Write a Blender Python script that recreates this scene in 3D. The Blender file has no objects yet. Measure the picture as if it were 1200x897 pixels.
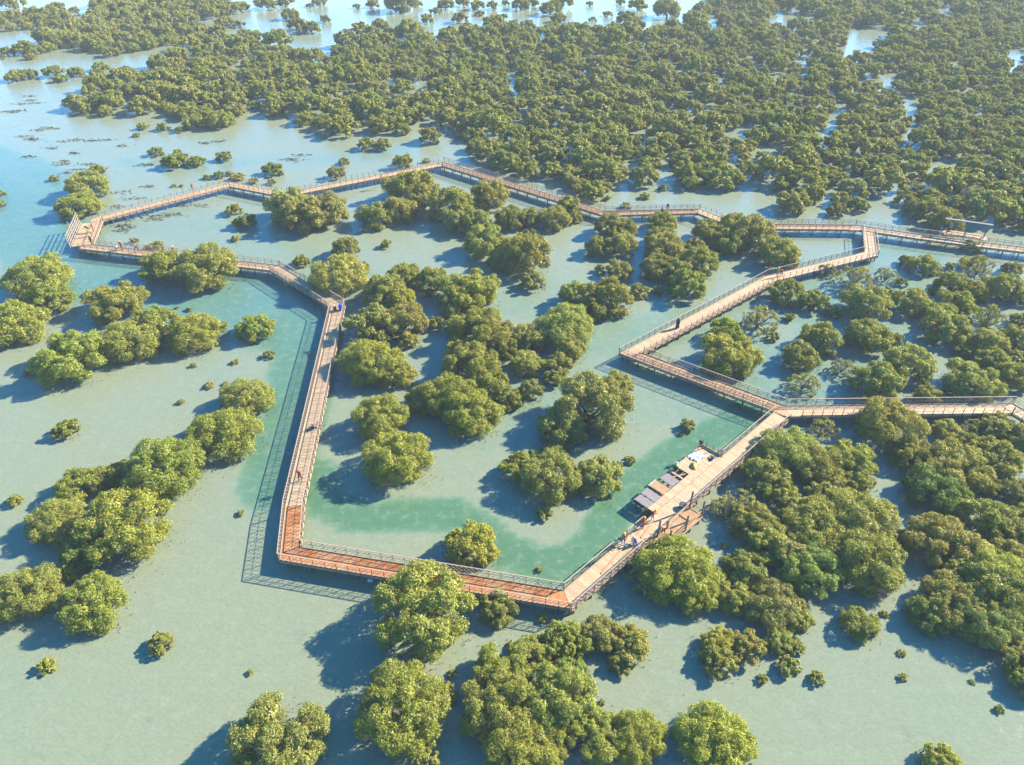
import bpy, bmesh, math, random
import numpy as np
from mathutils import Vector, Matrix

# ------------------------------------------------------------------ camera, sky, sun, exposure
C = bpy.context.scene.collection
scene = bpy.context.scene
CAM_H, PITCH, FPX = 59.5, math.radians(37.5), 850.0
cam_data = bpy.data.cameras.new("camera")
cam_data.sensor_width = 36.0
cam_data.lens = 36.0 * FPX / 1200.0
cam_data.clip_start, cam_data.clip_end = 0.5, 12000
cam = bpy.data.objects.new("camera", cam_data)
C.objects.link(cam)
cam.location = (0, 0, CAM_H)
cam.rotation_euler = (math.pi / 2 - PITCH, 0, 0)
scene.camera = cam

SUN = Vector((1.55, 0.72, 1.0)).normalized()          # towards the sun
elev = math.asin(SUN.z)
world = bpy.data.worlds.new("World"); scene.world = world; world.use_nodes = True
wn = world.node_tree.nodes; wn.clear()
sky = wn.new("ShaderNodeTexSky"); sky.sky_type = 'NISHITA'; sky.sun_disc = False
sky.sun_elevation = elev
sky.sun_rotation = math.atan2(SUN.x, SUN.y)
sky.air_density, sky.dust_density, sky.ozone_density = 1.0, 0.2, 4.0
bg = wn.new("ShaderNodeBackground"); bg.inputs[1].default_value = 0.12
wo = wn.new("ShaderNodeOutputWorld")
hs = wn.new('ShaderNodeHueSaturation'); hs.inputs['Saturation'].default_value = 1.45
world.node_tree.links.new(sky.outputs[0], hs.inputs['Color']); world.node_tree.links.new(hs.outputs[0], bg.inputs[0]); world.node_tree.links.new(bg.outputs[0], wo.inputs[0])
sun_d = bpy.data.lights.new("sun", 'SUN'); sun_d.energy = 5.0; sun_d.angle = math.radians(0.53)
sun_d.color = (1.0, 0.89, 0.735)
sun = bpy.data.objects.new("sun", sun_d); C.objects.link(sun)
sun.rotation_euler = (-SUN).to_track_quat('-Z', 'Y').to_euler()
sun.location = (60, 60, 90)
scene.view_settings.view_transform = 'Standard'; scene.view_settings.look = 'None'
scene.view_settings.exposure = 2.3; scene.view_settings.gamma = 1.0
scene.view_settings.use_curve_mapping = False
scene.render.engine = 'CYCLES'
cy = scene.cycles
cy.use_denoising = True
try:
    cy.denoiser = 'OPENIMAGEDENOISE'; cy.denoising_input_passes = 'RGB_ALBEDO_NORMAL'; cy.denoising_prefilter = 'ACCURATE'
except Exception: pass
cy.max_bounces = 6; cy.diffuse_bounces = 3; cy.glossy_bounces = 2; cy.transmission_bounces = 3; cy.volume_bounces = 0
cy.transparent_max_bounces = 4
cy.caustics_reflective = False; cy.caustics_refractive = False
cy.use_adaptive_sampling = True; cy.adaptive_threshold = 0.02

HAZE = 0.0002
# ------------------------------------------------------------------ helpers
cP, sP = math.cos(PITCH), math.sin(PITCH)
def at(x, y, z=0.0):
    """world point on the level plane z seen at photograph pixel (x, y)"""
    u = (x - 600) / FPX; v = (y - 448.5) / FPX
    k = (CAM_H - z) / (sP + v * cP)
    return Vector((u * k, (cP - v * sP) * k, z))
def ppm(y):                                            # pixels per metre on that row
    return FPX * (sP + (y - 448.5) / FPX * cP) / CAM_H
rnd = random.Random(7)

class MB:
    def __init__(s): s.v = []; s.f = []; s.m = []
    def add(s, vs, fs, mi=0):
        o = len(s.v); s.v += [tuple(v) for v in vs]; s.f += [tuple(i + o for i in f) for f in fs]; s.m += [mi] * len(fs)
    def hexa(s, lo, hi, mi=0):                         # lo, hi: two rings of four points
        s.add(list(lo) + list(hi), [(3, 2, 1, 0), (4, 5, 6, 7), (0, 1, 5, 4), (1, 2, 6, 5), (2, 3, 7, 6), (3, 0, 4, 7)], mi)
    def box(s, c, d, mi=0, rz=0.0):
        x, y, z = d[0] / 2, d[1] / 2, d[2] / 2; ca, sa = math.cos(rz), math.sin(rz)
        P = lambda a, b, e: (c[0] + a * ca - b * sa, c[1] + a * sa + b * ca, c[2] + e)
        s.hexa([P(-x, -y, -z), P(x, -y, -z), P(x, y, -z), P(-x, y, -z)], [P(-x, -y, z), P(x, -y, z), P(x, y, z), P(-x, y, z)], mi)
    def bar(s, a, b, w, h=None, mi=0):                 # square bar from a to b
        a, b = Vector(a), Vector(b); h = h or w; d = (b - a).normalized()
        up = Vector((0, 0, 1)) if abs(d.z) < .95 else Vector((1, 0, 0))
        sx = d.cross(up).normalized() * w / 2; sy = sx.cross(d).normalized() * h / 2
        s.hexa([a - sx - sy, a + sx - sy, a + sx + sy, a - sx + sy], [b - sx - sy, b + sx - sy, b + sx + sy, b - sx + sy], mi)
    def tube(s, pts, rad, n=6, mi=0, cap=True):
        rings = []
        for i, p in enumerate(pts):
            p = Vector(p); q = Vector(pts[min(i + 1, len(pts) - 1)]); r = Vector(pts[max(i - 1, 0)])
            d = (q - r).normalized(); up = Vector((0, 0, 1)) if abs(d.z) < .9 else Vector((1, 0, 0))
            a = d.cross(up).normalized(); b = a.cross(d)
            rr = rad[i] if hasattr(rad, '__len__') else rad
            rings.append([p + (a * math.cos(t * 2 * math.pi / n) + b * math.sin(t * 2 * math.pi / n)) * rr for t in range(n)])
        fs = []
        for i in range(len(rings) - 1):
            for t in range(n):
                fs.append((i * n + t, i * n + (t + 1) % n, (i + 1) * n + (t + 1) % n, (i + 1) * n + t))
        if cap: fs += [tuple(range(n))[::-1], tuple((len(rings) - 1) * n + t for t in range(n))]
        s.add([v for r in rings for v in r], fs, mi)
    def mesh(s, name, mats):
        me = bpy.data.meshes.new(name); me.from_pydata(s.v, [], s.f); me.update()
        for m in (mats if isinstance(mats, (list, tuple)) else [mats]): me.materials.append(m)
        if any(s.m): me.polygons.foreach_set('material_index', s.m)
        return me
    def build(s, name, mats, parent=None):
        return link(name, s.mesh(name, mats), parent)
def link(name, me, parent=None, loc=None, rz=0.0, sc=None):
    o = bpy.data.objects.new(name, me); C.objects.link(o)
    if parent: o.parent = parent
    if loc is not None: o.location = loc
    if rz: o.rotation_euler = (0, 0, rz)
    if sc is not None: o.scale = sc if hasattr(sc, '__len__') else (sc, sc, sc)
    return o
def empty(name, loc, rz=0.0):
    return link(name, None, None, loc, rz)
def tag(o, label=None, cat=None, group=None, kind=None):
    if label: o['label'] = label
    if cat: o['category'] = cat
    if group: o['group'] = group
    if kind: o['kind'] = kind
    return o

# ------------------------------------------------------------------ materials
def newmat(name):
    m = bpy.data.materials.new(name); m.use_nodes = True
    nt = m.node_tree; nt.nodes.clear()
    out = nt.nodes.new('ShaderNodeOutputMaterial')
    return m, nt, out
def N(nt, t, **k):
    n = nt.nodes.new(t)
    for a, b in k.items():
        if a.startswith('i_'): n.inputs[a[2:].replace('_', ' ')].default_value = b
        else: setattr(n, a, b)
    return n
def mixc(nt, a, b, fac, mode='MIX'):
    n = nt.nodes.new('ShaderNodeMix'); n.data_type = 'RGBA'; n.blend_type = mode
    for sock, v in ((n.inputs[0], fac), (n.inputs[6], a), (n.inputs[7], b)):
        if hasattr(v, 'is_linked') or hasattr(v, 'links'): nt.links.new(v, sock)
        elif isinstance(v, (int, float)): sock.default_value = v
        else: sock.default_value = (*v, 1.0) if len(v) == 3 else v
    return n.outputs[2]
def ramp(nt, fac, stops):
    n = nt.nodes.new('ShaderNodeValToRGB'); cr = n.color_ramp
    while len(cr.elements) > 1: cr.elements.remove(cr.elements[0])
    cr.elements[0].position = stops[0][0]; cr.elements[0].color = (*stops[0][1], 1)
    for p, c in stops[1:]:
        e = cr.elements.new(p); e.color = (*c, 1)
    nt.links.new(fac, n.inputs[0]); return n.outputs[0]
def noise(nt, vec, scale, detail=3, rough=.55, dim='3D'):
    n = nt.nodes.new('ShaderNodeTexNoise'); n.inputs['Scale'].default_value = scale
    n.inputs['Detail'].default_value = detail; n.inputs['Roughness'].default_value = rough
    if vec is not None: nt.links.new(vec, n.inputs['Vector'])
    return n.outputs[0]
def math_(nt, op, a, b=None, c=None):
    n = nt.nodes.new('ShaderNodeMath'); n.operation = op
    for i, v in enumerate((a, b, c)):
        if v is None: continue
        if isinstance(v, (int, float)): n.inputs[i].default_value = v
        else: nt.links.new(v, n.inputs[i])
    return n.outputs[0]
def principled(nt, out, col, rough=.6, spec=.3, bump=None, bstr=.2, bdist=.05):
    p = nt.nodes.new('ShaderNodeBsdfPrincipled')
    if hasattr(col, 'links'): nt.links.new(col, p.inputs['Base Color'])
    else: p.inputs['Base Color'].default_value = (*col, 1)
    p.inputs['Roughness'].default_value = rough; p.inputs['Specular IOR Level'].default_value = spec
    if bump is not None:
        b = nt.nodes.new('ShaderNodeBump'); b.inputs['Strength'].default_value = bstr; b.inputs['Distance'].default_value = bdist
        nt.links.new(bump, b.inputs['Height']); nt.links.new(b.outputs[0], p.inputs['Normal'])
    nt.links.new(p.outputs[0], out.inputs[0]); return p

def mat_plain(name, col, rough=.6, var=.25, scale=3.0, spec=.3):
    m, nt, out = newmat(name)
    tc = N(nt, 'ShaderNodeTexCoord').outputs['Object']
    n = noise(nt, tc, scale, 4)
    lo = tuple(c * (1 - var) for c in col); hi = tuple(min(1, c * (1 + var)) for c in col)
    principled(nt, out, ramp(nt, n, [(.3, lo), (.7, hi)]), rough, spec, n, .15, .02)
    return m
def mat_wood(name, lo, hi, stain=None, stain_amt=0.0):
    """sawn timber: every board its own tone, grain and blotches"""
    m, nt, out = newmat(name)
    geo = N(nt, 'ShaderNodeNewGeometry')
    tc = N(nt, 'ShaderNodeTexCoord').outputs['Object']
    base = ramp(nt, geo.outputs['Random Per Island'], [(0, lo), (1, hi)])
    g = noise(nt, tc, 2.2, 5, .65)
    c = mixc(nt, base, tuple(a * .55 for a in lo), math_(nt, 'MULTIPLY', ramp(nt, g, [(.5, (0, 0, 0)), (.75, (1, 1, 1))]), .45))
    if stain:
        s = noise(nt, tc, .55, 4, .6)
        c = mixc(nt, c, stain, math_(nt, 'MULTIPLY', ramp(nt, s, [(.45, (0, 0, 0)), (.62, (1, 1, 1))]), stain_amt))
    principled(nt, out, c, .72, .25, g, .25, .02)
    return m
M = {}
M['tan_deck'] = mat_wood('tan_deck', (.250, .168, .090), (.335, .238, .138))
M['pink_deck'] = mat_wood('pink_deck', (.238, .152, .074), (.318, .215, .116), (.30, .215, .13), .5)
M['orange_deck'] = mat_wood('orange_deck', (.205, .068, .016), (.290, .110, .030), (.30, .165, .075), .65)
M['old_deck'] = mat_wood('old_deck', (.212, .116, .050), (.288, .172, .085))
M['rail'] = mat_wood('rail', (.215, .150, .092), (.285, .210, .135))
M['dark_rail'] = mat_wood('dark_rail', (.095, .052, .030), (.13, .076, .045))
M['fascia'] = mat_wood('fascia', (.225, .145, .085), (.300, .205, .125))
M['post'] = mat_wood('post', (.065, .043, .029), (.105, .072, .048))
M['pile'] = mat_wood('pile', (.10, .08, .06), (.16, .135, .105))
M['rope'] = mat_plain('rope', (.20, .165, .12), .9, .3, 8)
M['grey_panel'] = mat_wood('grey_panel', (.125, .105, .100), (.185, .155, .145))
M['sheet'] = mat_plain('sheet', (.34, .335, .34), .6, .12, 2)
M['yellow'] = mat_plain('yellow', (.28, .17, .012), .6, .2, 4)
M['bucket'] = mat_plain('bucket', (.035, .03, .04), .5, .3, 4)
M['white_buoy'] = mat_plain('white_buoy', (.4, .42, .43), .4, .08, 4)
M['barrel_blue'] = mat_plain('barrel_blue', (.02, .06, .34), .45, .2, 4)
M['screen_wood'] = mat_wood('screen_wood', (.20, .15, .11), (.27, .21, .155))
M['pergola'] = mat_wood('pergola', (.075, .05, .04), (.11, .075, .06))
M['pergola_roof'] = mat_plain('pergola_roof', (.085, .075, .072), .7, .15, 2)

def mat_leaf(name, stops, dark=.75):
    m, nt, out = newmat(name)
    oi = N(nt, 'ShaderNodeObjectInfo'); geo = N(nt, 'ShaderNodeNewGeometry')
    tc = N(nt, 'ShaderNodeTexCoord').outputs['Object']
    tone = ramp(nt, oi.outputs['Random'], stops)
    cl = noise(nt, tc, 2.6, 3, .6)
    tone = mixc(nt, tone, (.205, .214, .036), math_(nt, 'MULTIPLY', ramp(nt, cl, [(.45, (0, 0, 0)), (.7, (1, 1, 1))]), .55))
    hv = N(nt, 'ShaderNodeHueSaturation')
    nt.links.new(tone, hv.inputs['Color'])
    rv = geo.outputs['Random Per Island']
    nt.links.new(math_(nt, 'MULTIPLY_ADD', rv, .6, .70), hv.inputs['Value'])
    nt.links.new(math_(nt, 'MULTIPLY_ADD', rv, .03, .485), hv.inputs['Hue'])
    col = mixc(nt, hv.outputs[0], oi.outputs['Color'], 1.0, 'MULTIPLY')
    d = N(nt, 'ShaderNodeBsdfDiffuse'); t = N(nt, 'ShaderNodeBsdfTranslucent'); g = N(nt, 'ShaderNodeBsdfGlossy', i_Roughness=.45)
    nt.links.new(col, d.inputs[0])
    nt.links.new(mixc(nt, col, (1.25, 1.2, .45), 1.0, 'MULTIPLY'), t.inputs[0])
    g.inputs[0].default_value = (.9, .9, .8, 1)
    m1 = N(nt, 'ShaderNodeMixShader'); m1.inputs[0].default_value = .32
    nt.links.new(d.outputs[0], m1.inputs[1]); nt.links.new(t.outputs[0], m1.inputs[2])
    m2 = N(nt, 'ShaderNodeMixShader'); m2.inputs[0].default_value = .015
    nt.links.new(m1.outputs[0], m2.inputs[1]); nt.links.new(g.outputs[0], m2.inputs[2])
    nt.links.new(m2.outputs[0], out.inputs[0])
    return m
M['leaf'] = mat_leaf('leaf', [(0, (.176, .198, .029)), (.35, (.196, .206, .031)), (.7, (.214, .210, .036)), (1, (.204, .198, .046))])
M['bark'] = mat_plain('bark', (.10, .085, .075), .9, .3, 6)
M['dead_bark'] = mat_plain('dead_bark', (.115, .098, .098), .9, .25, 6)

# ------------------------------------------------------------------ water: one sheet, its colour set by how deep it is
CHAN = [  # (pixel path, half width m, depth 0..1, cyan 0..1)
    ([(-60, 200), (0, 232), (38, 262), (62, 300), (110, 322), (170, 335), (240, 348), (300, 352), (338, 378)], 8.0, .70, .85),
    ([(338, 378), (352, 420), (350, 470), (336, 520), (322, 565)], 4.2, .78, .3),
    ([(-60, 180), (0, 200), (40, 222)], 9.0, .6, 1.0),
    ([(372, 555), (380, 588), (420, 606), (470, 604), (530, 602), (562, 620), (590, 646), (640, 664), (690, 650), (712, 610), (742, 568), (800, 526), (856, 498), (884, 476)], 2.25, .9, .05),
    ([(560, 505), (600, 470), (760, 470), (860, 470)], 4.5, .24, .35),
    ([(430, 385), (500, 400), (560, 350), (640, 345), (700, 400), (720, 440)], 6, .22, .2),
    ([(130, 262), (210, 255), (300, 300), (420, 340)], 7, .20, .4),
    ([(150, 190), (200, 198), (300, 190), (420, 185), (470, 175)], 3.0, .22, .8),
    ([(690, 400), (820, 380), (980, 340)], 5, .30, .4),
    ([(870, 420), (960, 470), (1020, 330), (1060, 300)], 7, .32, .5),
]
def build_water():
    x0, x1, y0, y1, st = -180.0, 180.0, 6.0, 260.0, 1.0
    nx, ny = int((x1 - x0) / st) + 1, int((y1 - y0) / st) + 1
    X, Y = np.meshgrid(np.linspace(x0, x1, nx), np.linspace(y0, y1, ny))
    dep = np.zeros_like(X); cyn = np.zeros_like(X); cw = np.full_like(X, 1e-6)
    for path, hw, d0, c0 in CHAN:
        P = [at(*p) for p in path]
        D = np.full_like(X, 1e9)
        for a, b in zip(P[:-1], P[1:]):
            dx, dy = b.x - a.x, b.y - a.y; L = dx * dx + dy * dy
            t = np.clip(((X - a.x) * dx + (Y - a.y) * dy) / L, 0, 1)
            D = np.minimum(D, np.hypot(X - a.x - t * dx, Y - a.y - t * dy))
        w = 1 / (1 + np.exp((D - hw) / (hw * .075)))
        v = w * d0
        cyn += v * c0; cw += v
        dep = np.maximum(dep, v)
    cyn /= cw
    V = [(float(a), float(b), 0.0) for a, b in zip(X.ravel(), Y.ravel())]
    F = [(j * nx + i, j * nx + i + 1, (j + 1) * nx + i + 1, (j + 1) * nx + i) for j in range(ny - 1) for i in range(nx - 1)]
    # outer apron to the horizon
    o = len(V); B = 6000.0
    V += [(-B, -400, 0), (B, -400, 0), (B, B, 0), (-B, B, 0)]
    c = (0, nx - 1, ny * nx - 1, (ny - 1) * nx)
    F += [(o, o + 1, *range(c[1], c[0] - 1, -1)), (o + 1, o + 2, *[j * nx + nx - 1 for j in range(ny - 1, -1, -1)]),
          (o + 2, o + 3, *[(ny - 1) * nx + i for i in range(nx)]), (o + 3, o, *[j * nx for j in range(ny)])]
    me = bpy.data.meshes.new('water'); me.from_pydata(V, [], F); me.update()
    for nm, arr in (('depth', dep), ('cyan', cyn)):
        at_ = me.attributes.new(nm, 'FLOAT', 'POINT')
        at_.data.foreach_set('value', np.concatenate([arr.ravel(), np.zeros(4)]).astype(np.float32))
    m, nt, out = newmat('water')
    tc = N(nt, 'ShaderNodeTexCoord').outputs['Object']
    dpt = N(nt, 'ShaderNodeAttribute', attribute_name='depth').outputs['Fac']
    cya = N(nt, 'ShaderNodeAttribute', attribute_name='cyan').outputs['Fac']
    n1 = noise(nt, tc, .05, 4, .6); n2 = noise(nt, tc, .35, 5, .62); n3 = noise(nt, tc, 3.2, 5, .75)
    n4 = noise(nt, tc, .13, 5, .65)
    d = math_(nt, 'ADD', dpt, math_(nt, 'MULTIPLY_ADD', n1, .36, -.18))
    d = math_(nt, 'ADD', d, math_(nt, 'MULTIPLY_ADD', n4, .34, -.17))
    d = math_(nt, 'ADD', d, math_(nt, 'MULTIPLY_ADD', n2, .26, -.13))
    green = ramp(nt, d, [(.0, (.130, .150, .092)), (.2, (.114, .146, .092)), (.45, (.074, .126, .070)), (.75, (.046, .108, .050)), (1, (.035, .094, .044))])
    teal = ramp(nt, d, [(.0, (.120, .150, .102)), (.2, (.104, .147, .108)), (.45, (.072, .134, .108)), (.75, (.046, .116, .100)), (1, (.032, .100, .094))])
    col = mixc(nt, green, teal, cya)
    # the pale bed shows as faint grain, darker weed as scattered stains
    col = mixc(nt, col, (.078, .098, .068), math_(nt, 'MULTIPLY', ramp(nt, n3, [(.42, (0, 0, 0)), (.70, (1, 1, 1))]), .50))
    mot = noise(nt, tc, .9, 6, .72)
    col = mixc(nt, col, (.160, .182, .124), math_(nt, 'MULTIPLY', ramp(nt, mot, [(.5, (0, 0, 0)), (.72, (1, 1, 1))]), .45))
    weed = noise(nt, tc, .22, 6, .72)
    col = mixc(nt, col, (.046, .072, .066), math_(nt, 'MULTIPLY', ramp(nt, weed, [(.62, (0, 0, 0)), (.76, (1, 1, 1))]), .45))
    mp = N(nt, 'ShaderNodeMapping'); mp.inputs['Rotation'].default_value = (0, 0, .5); mp.inputs['Scale'].default_value = (1.0, 1.9, 1)
    nt.links.new(tc, mp.inputs[0])
    r1 = noise(nt, mp.outputs[0], 1.9, 5, .68); r2 = noise(nt, mp.outputs[0], .32, 2, .5)
    h = math_(nt, 'MULTIPLY_ADD', r2, 1.2, r1)
    p = principled(nt, out, col, .07, .36, h, .27, .14)
    p.inputs['IOR'].default_value = 1.333
    me.materials.append(m)
    tag(link('water', me), kind='structure')
build_water()

# ------------------------------------------------------------------ boardwalk
DZ, W, RH = 1.2, 2.0, 1.08
NODE = dict(G0=(98.0, 110.9), G1=(82.2, 115.7), G2=(73.1, 118.7), G3=(63.1, 122.5), G4=(45.7, 122.9), G5=(40.3, 124.2), G6=(35.6, 129.6),
            G7=(17.5, 128.6), G8=(-14.9, 153.9), G9=(-45.0, 137.2), G10=(-57.6, 142.6), NW1=(-77.4, 125.9), NW2=(-74.3, 114.9),
            W1=(-39.4, 107.2), C0=(-26.6, 95.0), O1=(-23.5, 54.1), C1=(-22.4, 47.6), C2=(5.3, 42.1), CE=(33.55, 69.1),
            R0=(66.5, 64.0), R1=(63.1, 70.6), J1=(34.4, 70.1), C3=(16.6, 82.6), E2=(42.1, 103.7), E3=(61.6, 112.2), F1=(64.7, 121.3))
CH1 = ['G0', 'G1', 'G2', 'G3', 'G4', 'G5', 'G6', 'G7', 'G8', 'G9', 'G10', 'NW1', 'NW2', 'W1', 'C0', 'O1', 'C1', 'C2', 'CE']
CH2 = ['R0', 'R1', 'J1', 'C3', 'E2', 'E3', 'F1']
SECT = {  # (deck, rail left, rail right, net left, net right, label)   left/right as one walks along the chain
    'G0G1': ('pink_deck', 'rail', 'rail', 0, 1, 'pale boardwalk straight leading away past the flat-roofed shelter'),
    'G1G2': ('pink_deck', 'rail', 'rail', 0, 1, 'boardwalk section with the flat-roofed shelter on its forest side'),
    'G2G3': ('tan_deck', 'rail', 'rail', 0, 1, 'short boardwalk section between the shelter and the short connecting walk'),
    'G3G4': ('old_deck', 'dark_rail', 'dark_rail', 0, 1, 'reddish straight boardwalk section with brown railing along the dense forest'),
    'G4G5': ('pink_deck', 'rail', 'rail', 0, 1, 'very short boardwalk link half hidden behind a grey mangrove'),
    'G5G6': ('tan_deck', 'rail', 'rail', 0, 0, 'short slanting boardwalk section between the reddish straight and a level straight'),
    'G6G7': ('old_deck', 'rail', 'rail', 1, 1, 'level boardwalk straight on which two dark figures stand'),
    'G7G8': ('old_deck', 'rail', 'dark_rail', 1, 1, 'long reddish boardwalk diagonal partly covered by leaning mangroves'),
    'G8G9': ('pink_deck', 'rail', 'rail', 0, 0, 'long pinkish boardwalk diagonal with one red-clad walker near its bend'),
    'G9G10': ('pink_deck', 'rail', 'rail', 0, 0, 'short pink boardwalk section between two shallow bends beside small bushes'),
    'G10NW1': ('pink_deck', 'rail', 'rail', 0, 0, 'pink boardwalk straight leading from the shallow bend to the lattice screen'),
    'NW1NW2': ('pink_deck', 'rail', 'rail', 0, 0, 'short crowded boardwalk landing beside the tall lattice screen'),
    'NW2W1': ('pink_deck', 'rail', 'rail', 1, 1, 'pale boardwalk straight passing behind two large mangroves'),
    'W1C0': ('tan_deck', 'rail', 'rail', 1, 1, 'short boardwalk diagonal shaded by a mangrove, leading to the sharp bend'),
    'C0O1': ('tan_deck', 'rail', 'rail', 1, 1, 'long pale boardwalk straight with diamond shadows of its rope netting'),
    'O1C1': ('orange_deck', 'rail', 'rail', 1, 1, 'short freshly oiled orange boardwalk stub next to the corner'),
    'C1C2': ('orange_deck', 'rail', 'rail', 1, 1, 'orange oiled boardwalk straight with netted railings over pale water'),
    'C2CE': ('tan_deck', 'rail', 'rail', 0, 1, 'sunlit pale boardwalk diagonal carrying the unfinished work platform'),
    'R0R1': ('pink_deck', 'rail', 'rail', 1, 0, 'last boardwalk piece turning away after the shaded straight'),
    'R1J1': ('pink_deck', 'rail', 'rail', 0, 1, 'level boardwalk straight crossing between mangroves from the junction'),
    'J1C3': ('old_deck', 'rail', 'rail', 1, 1, 'boardwalk section with netted rails between the junction and the sharp V bend'),
    'C3E2': ('tan_deck', 'rail', 'rail', 1, 0, 'smooth tan boardwalk diagonal with one dark-clad walker beyond the V bend'),
    'E2E3': ('tan_deck', 'rail', 'rail', 1, 0, 'boardwalk section where two workers stand, ending at the short connecting walk'),
    'E3F1': ('tan_deck', 'rail', 'rail', 0, 0, 'short connecting walk of pale planks joining two boardwalks'),
}
# lengths of rail left out (metres from the start, metres from the end), for openings and the work platform
TRIM = {('C2CE', 'L'): [(27.4, 39.5), (0, 8.6), (10.1, 12.6)], ('C2CE', 'R'): [(0, 12.4), (18.2, 39.6)],
        ('R1J1', 'R'): None, ('NW1NW2', 'R'): [(0, 0)]}
def sec_frames(chain):
    P = [Vector((*NODE[n], 0)) for n in chain]; out = []
    T = [(b - a).normalized() for a, b in zip(P[:-1], P[1:])]
    for i, (a, b) in enumerate(zip(P[:-1], P[1:])):
        t = T[i]; n = Vector((-t.y, t.x, 0)); L = (b - a).length
        def off(k, side):                    # how far the mitre shifts the edge along t
            if not 0 <= k - 1 < len(T) or k >= len(T): return 0.0
            t0, t1 = T[k - 1], T[k]
            ang = math.atan2(t0.x * t1.y - t0.y * t1.x, t0.dot(t1))
            return math.tan(ang / 2) * W / 2 * side      # side +1 left
        Ls, Rs = off(i, 1), off(i, -1)
        Le, Re = L - off(i + 1, 1), L - off(i + 1, -1)
        out.append((chain[i] + chain[i + 1], a, t, n, L, Ls, Le, Rs, Re))
    return out
post_me = {}
def unit_mesh(key, mat, d):
    k = (key, mat)
    if k not in post_me:
        mb = MB(); mb.box((0, 0, d[2] / 2), d); post_me[k] = mb.mesh(key, M[mat])
    return post_me[k]
pile_me = MB(); pile_me.tube([(0, 0, -1.6), (0, 0, .88)], .11, 8); pile_me = pile_me.mesh('pile', M['pile'])
FR = {}
for chain in (CH1, CH2):
    for fr in sec_frames(chain):
        FR[fr[0]] = fr
def build_section(key):
    name, a, t, n, L, Ls, Le, Rs, Re = FR[key]
    deck, rl, rr, nl, nr, label = SECT[key]
    R = random.Random(key)
    dz = DZ - (.012 if key in ('C2CE', 'E3F1') else 0)
    rz = math.atan2(t.y, t.x)
    root = tag(empty('boardwalk_section', (a.x, a.y, 0), rz), label, 'boardwalk', 'boardwalk sections')
    h = W / 2
    # planks across the walk, each a little uneven; too narrow to tell apart one by one at this distance
    mb = MB(); s = min(Ls, Rs); e = max(Le, Re); pw = .155
    while s < e:
        q = min(s + pw - .014, e)
        l0, l1 = min(max(s, Ls), Le), min(max(q, Ls), Le); r0, r1 = min(max(s, Rs), Re), min(max(q, Rs), Re)
        if (l1 - l0) + (r1 - r0) > .01:
            u = R.uniform(-.004, .004); ol = R.uniform(-.025, .025); o2 = R.uniform(-.025, .025)
            mb.hexa([(l0, h + ol, dz - .045), (r0, -h + o2, dz - .045), (r1, -h + o2, dz - .045), (l1, h + ol, dz - .045)],
                    [(l0, h + ol, dz + u), (r0, -h + o2, dz + u), (r1, -h + o2, dz + u), (l1, h + ol, dz + u)])
        s += pw
    tag(mb.build('deck_planks', M[deck], root), kind='stuff')
    mb = MB()                                       # bearers under the planks
    for y in (-.62, 0, .62):
        s0 = Ls + (Rs - Ls) * (h - y) / W + .05; s1 = Le + (Re - Le) * (h - y) / W - .05
        mb.bar((s0, y, dz - .15), (s1, y, dz - .15), .10, .20)
    mb.build('bearers', M['post'], root)
    for side, s0, s1, rail, net in (('L', Ls, Le, rl, nl), ('R', Rs, Re, rr, nr)):
        sg = 1 if side == 'L' else -1
        y = sg * (h + .04)
        # fascia boards, one for each bay, and piles
        nb = max(1, round((s1 - s0) / 1.25)); bl = (s1 - s0) / nb
        fm = unit_mesh('fascia_board', 'fascia', (1, .045, .24))
        for k in range(nb):
            o = link('fascia_board', fm, root, (s0 + (k + .5) * bl, sg * (h + .062) + R.uniform(-.006, .006), dz - .275 + R.uniform(-.012, .012)), 0, (bl - .07, 1, 1))
        k = s0 + .5
        while k < s1 - .2:
            link('pile', pile_me, root, (k, sg * (h - .16), 0)); k += 2.5
        spans = [(s0, s1)]
        if (key, side) in TRIM:
            if TRIM[(key, side)] is not None: spans = [(max(p, s0), min(q, s1)) for p, q in TRIM[(key, side)]]
        if key == 'R1J1' and side == 'L': spans = [(s0, s1 - 1.9)]
        if key == 'J1C3' and side == 'L': spans = [(s0 + 1.7, s1)]
        if key == 'G2G3' and side == 'L': spans = [(s0, s1 - .4)]
        if key == 'G3G4' and side == 'L': spans = [(s0 + 1.6, s1)]
        for p, q in spans:
            if q - p < .4: continue
            mbk = MB(); mbk.bar((p + .01, sg * (h - .05), dz + .055), (q - .01, sg * (h - .05), dz + .055), .07, .08); mbk.build('kerb_board', M['fascia'], root)
            mbr = MB(); mbr.bar((p - .03, y, dz + RH), (q + .03, y, dz + RH), .085, .04); mbr.build('top_rail', M[rail], root)
            mbr = MB(); mbr.bar((p, y, dz + RH * .52), (q, y, dz + RH * .52), .022, .022); mbr.build('mid_rail', M['post'], root)
            npst = max(1, round((q - p) / 1.25))
            pm = unit_mesh('post', 'post', (.055, .055, RH + .36))
            for k in range(npst + 1):
                link('post', pm, root, (p + .04 + (q - p - .08) * k / npst, y + sg * .075, dz - .385), 0, None)
            if net:
                mb = MB(); zb, zt = dz + .10, dz + RH - .06; hh = zt - zb; st = .52
                x = p - hh
                while x < q:
                    for x0, x1_, z0, z1 in ((x, x + hh, zb, zt), (x, x + hh, zt, zb)):
                        f0 = max(0, (p - x0) / hh); f1 = min(1, (q - x0) / hh)
                        if f1 - f0 > .05:
                            A = (x0 + hh * f0, y, z0 + (z1 - z0) * f0); B = (x0 + hh * f1, y, z0 + (z1 - z0) * f1)
                            mb.tube([A, B], .021, 3, 0, False)
                    x += st + R.uniform(-.03, .03)
                if mb.v: mb.build('rope_net', M['rope'], root)
    return root
for k in SECT: build_section(k)

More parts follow.
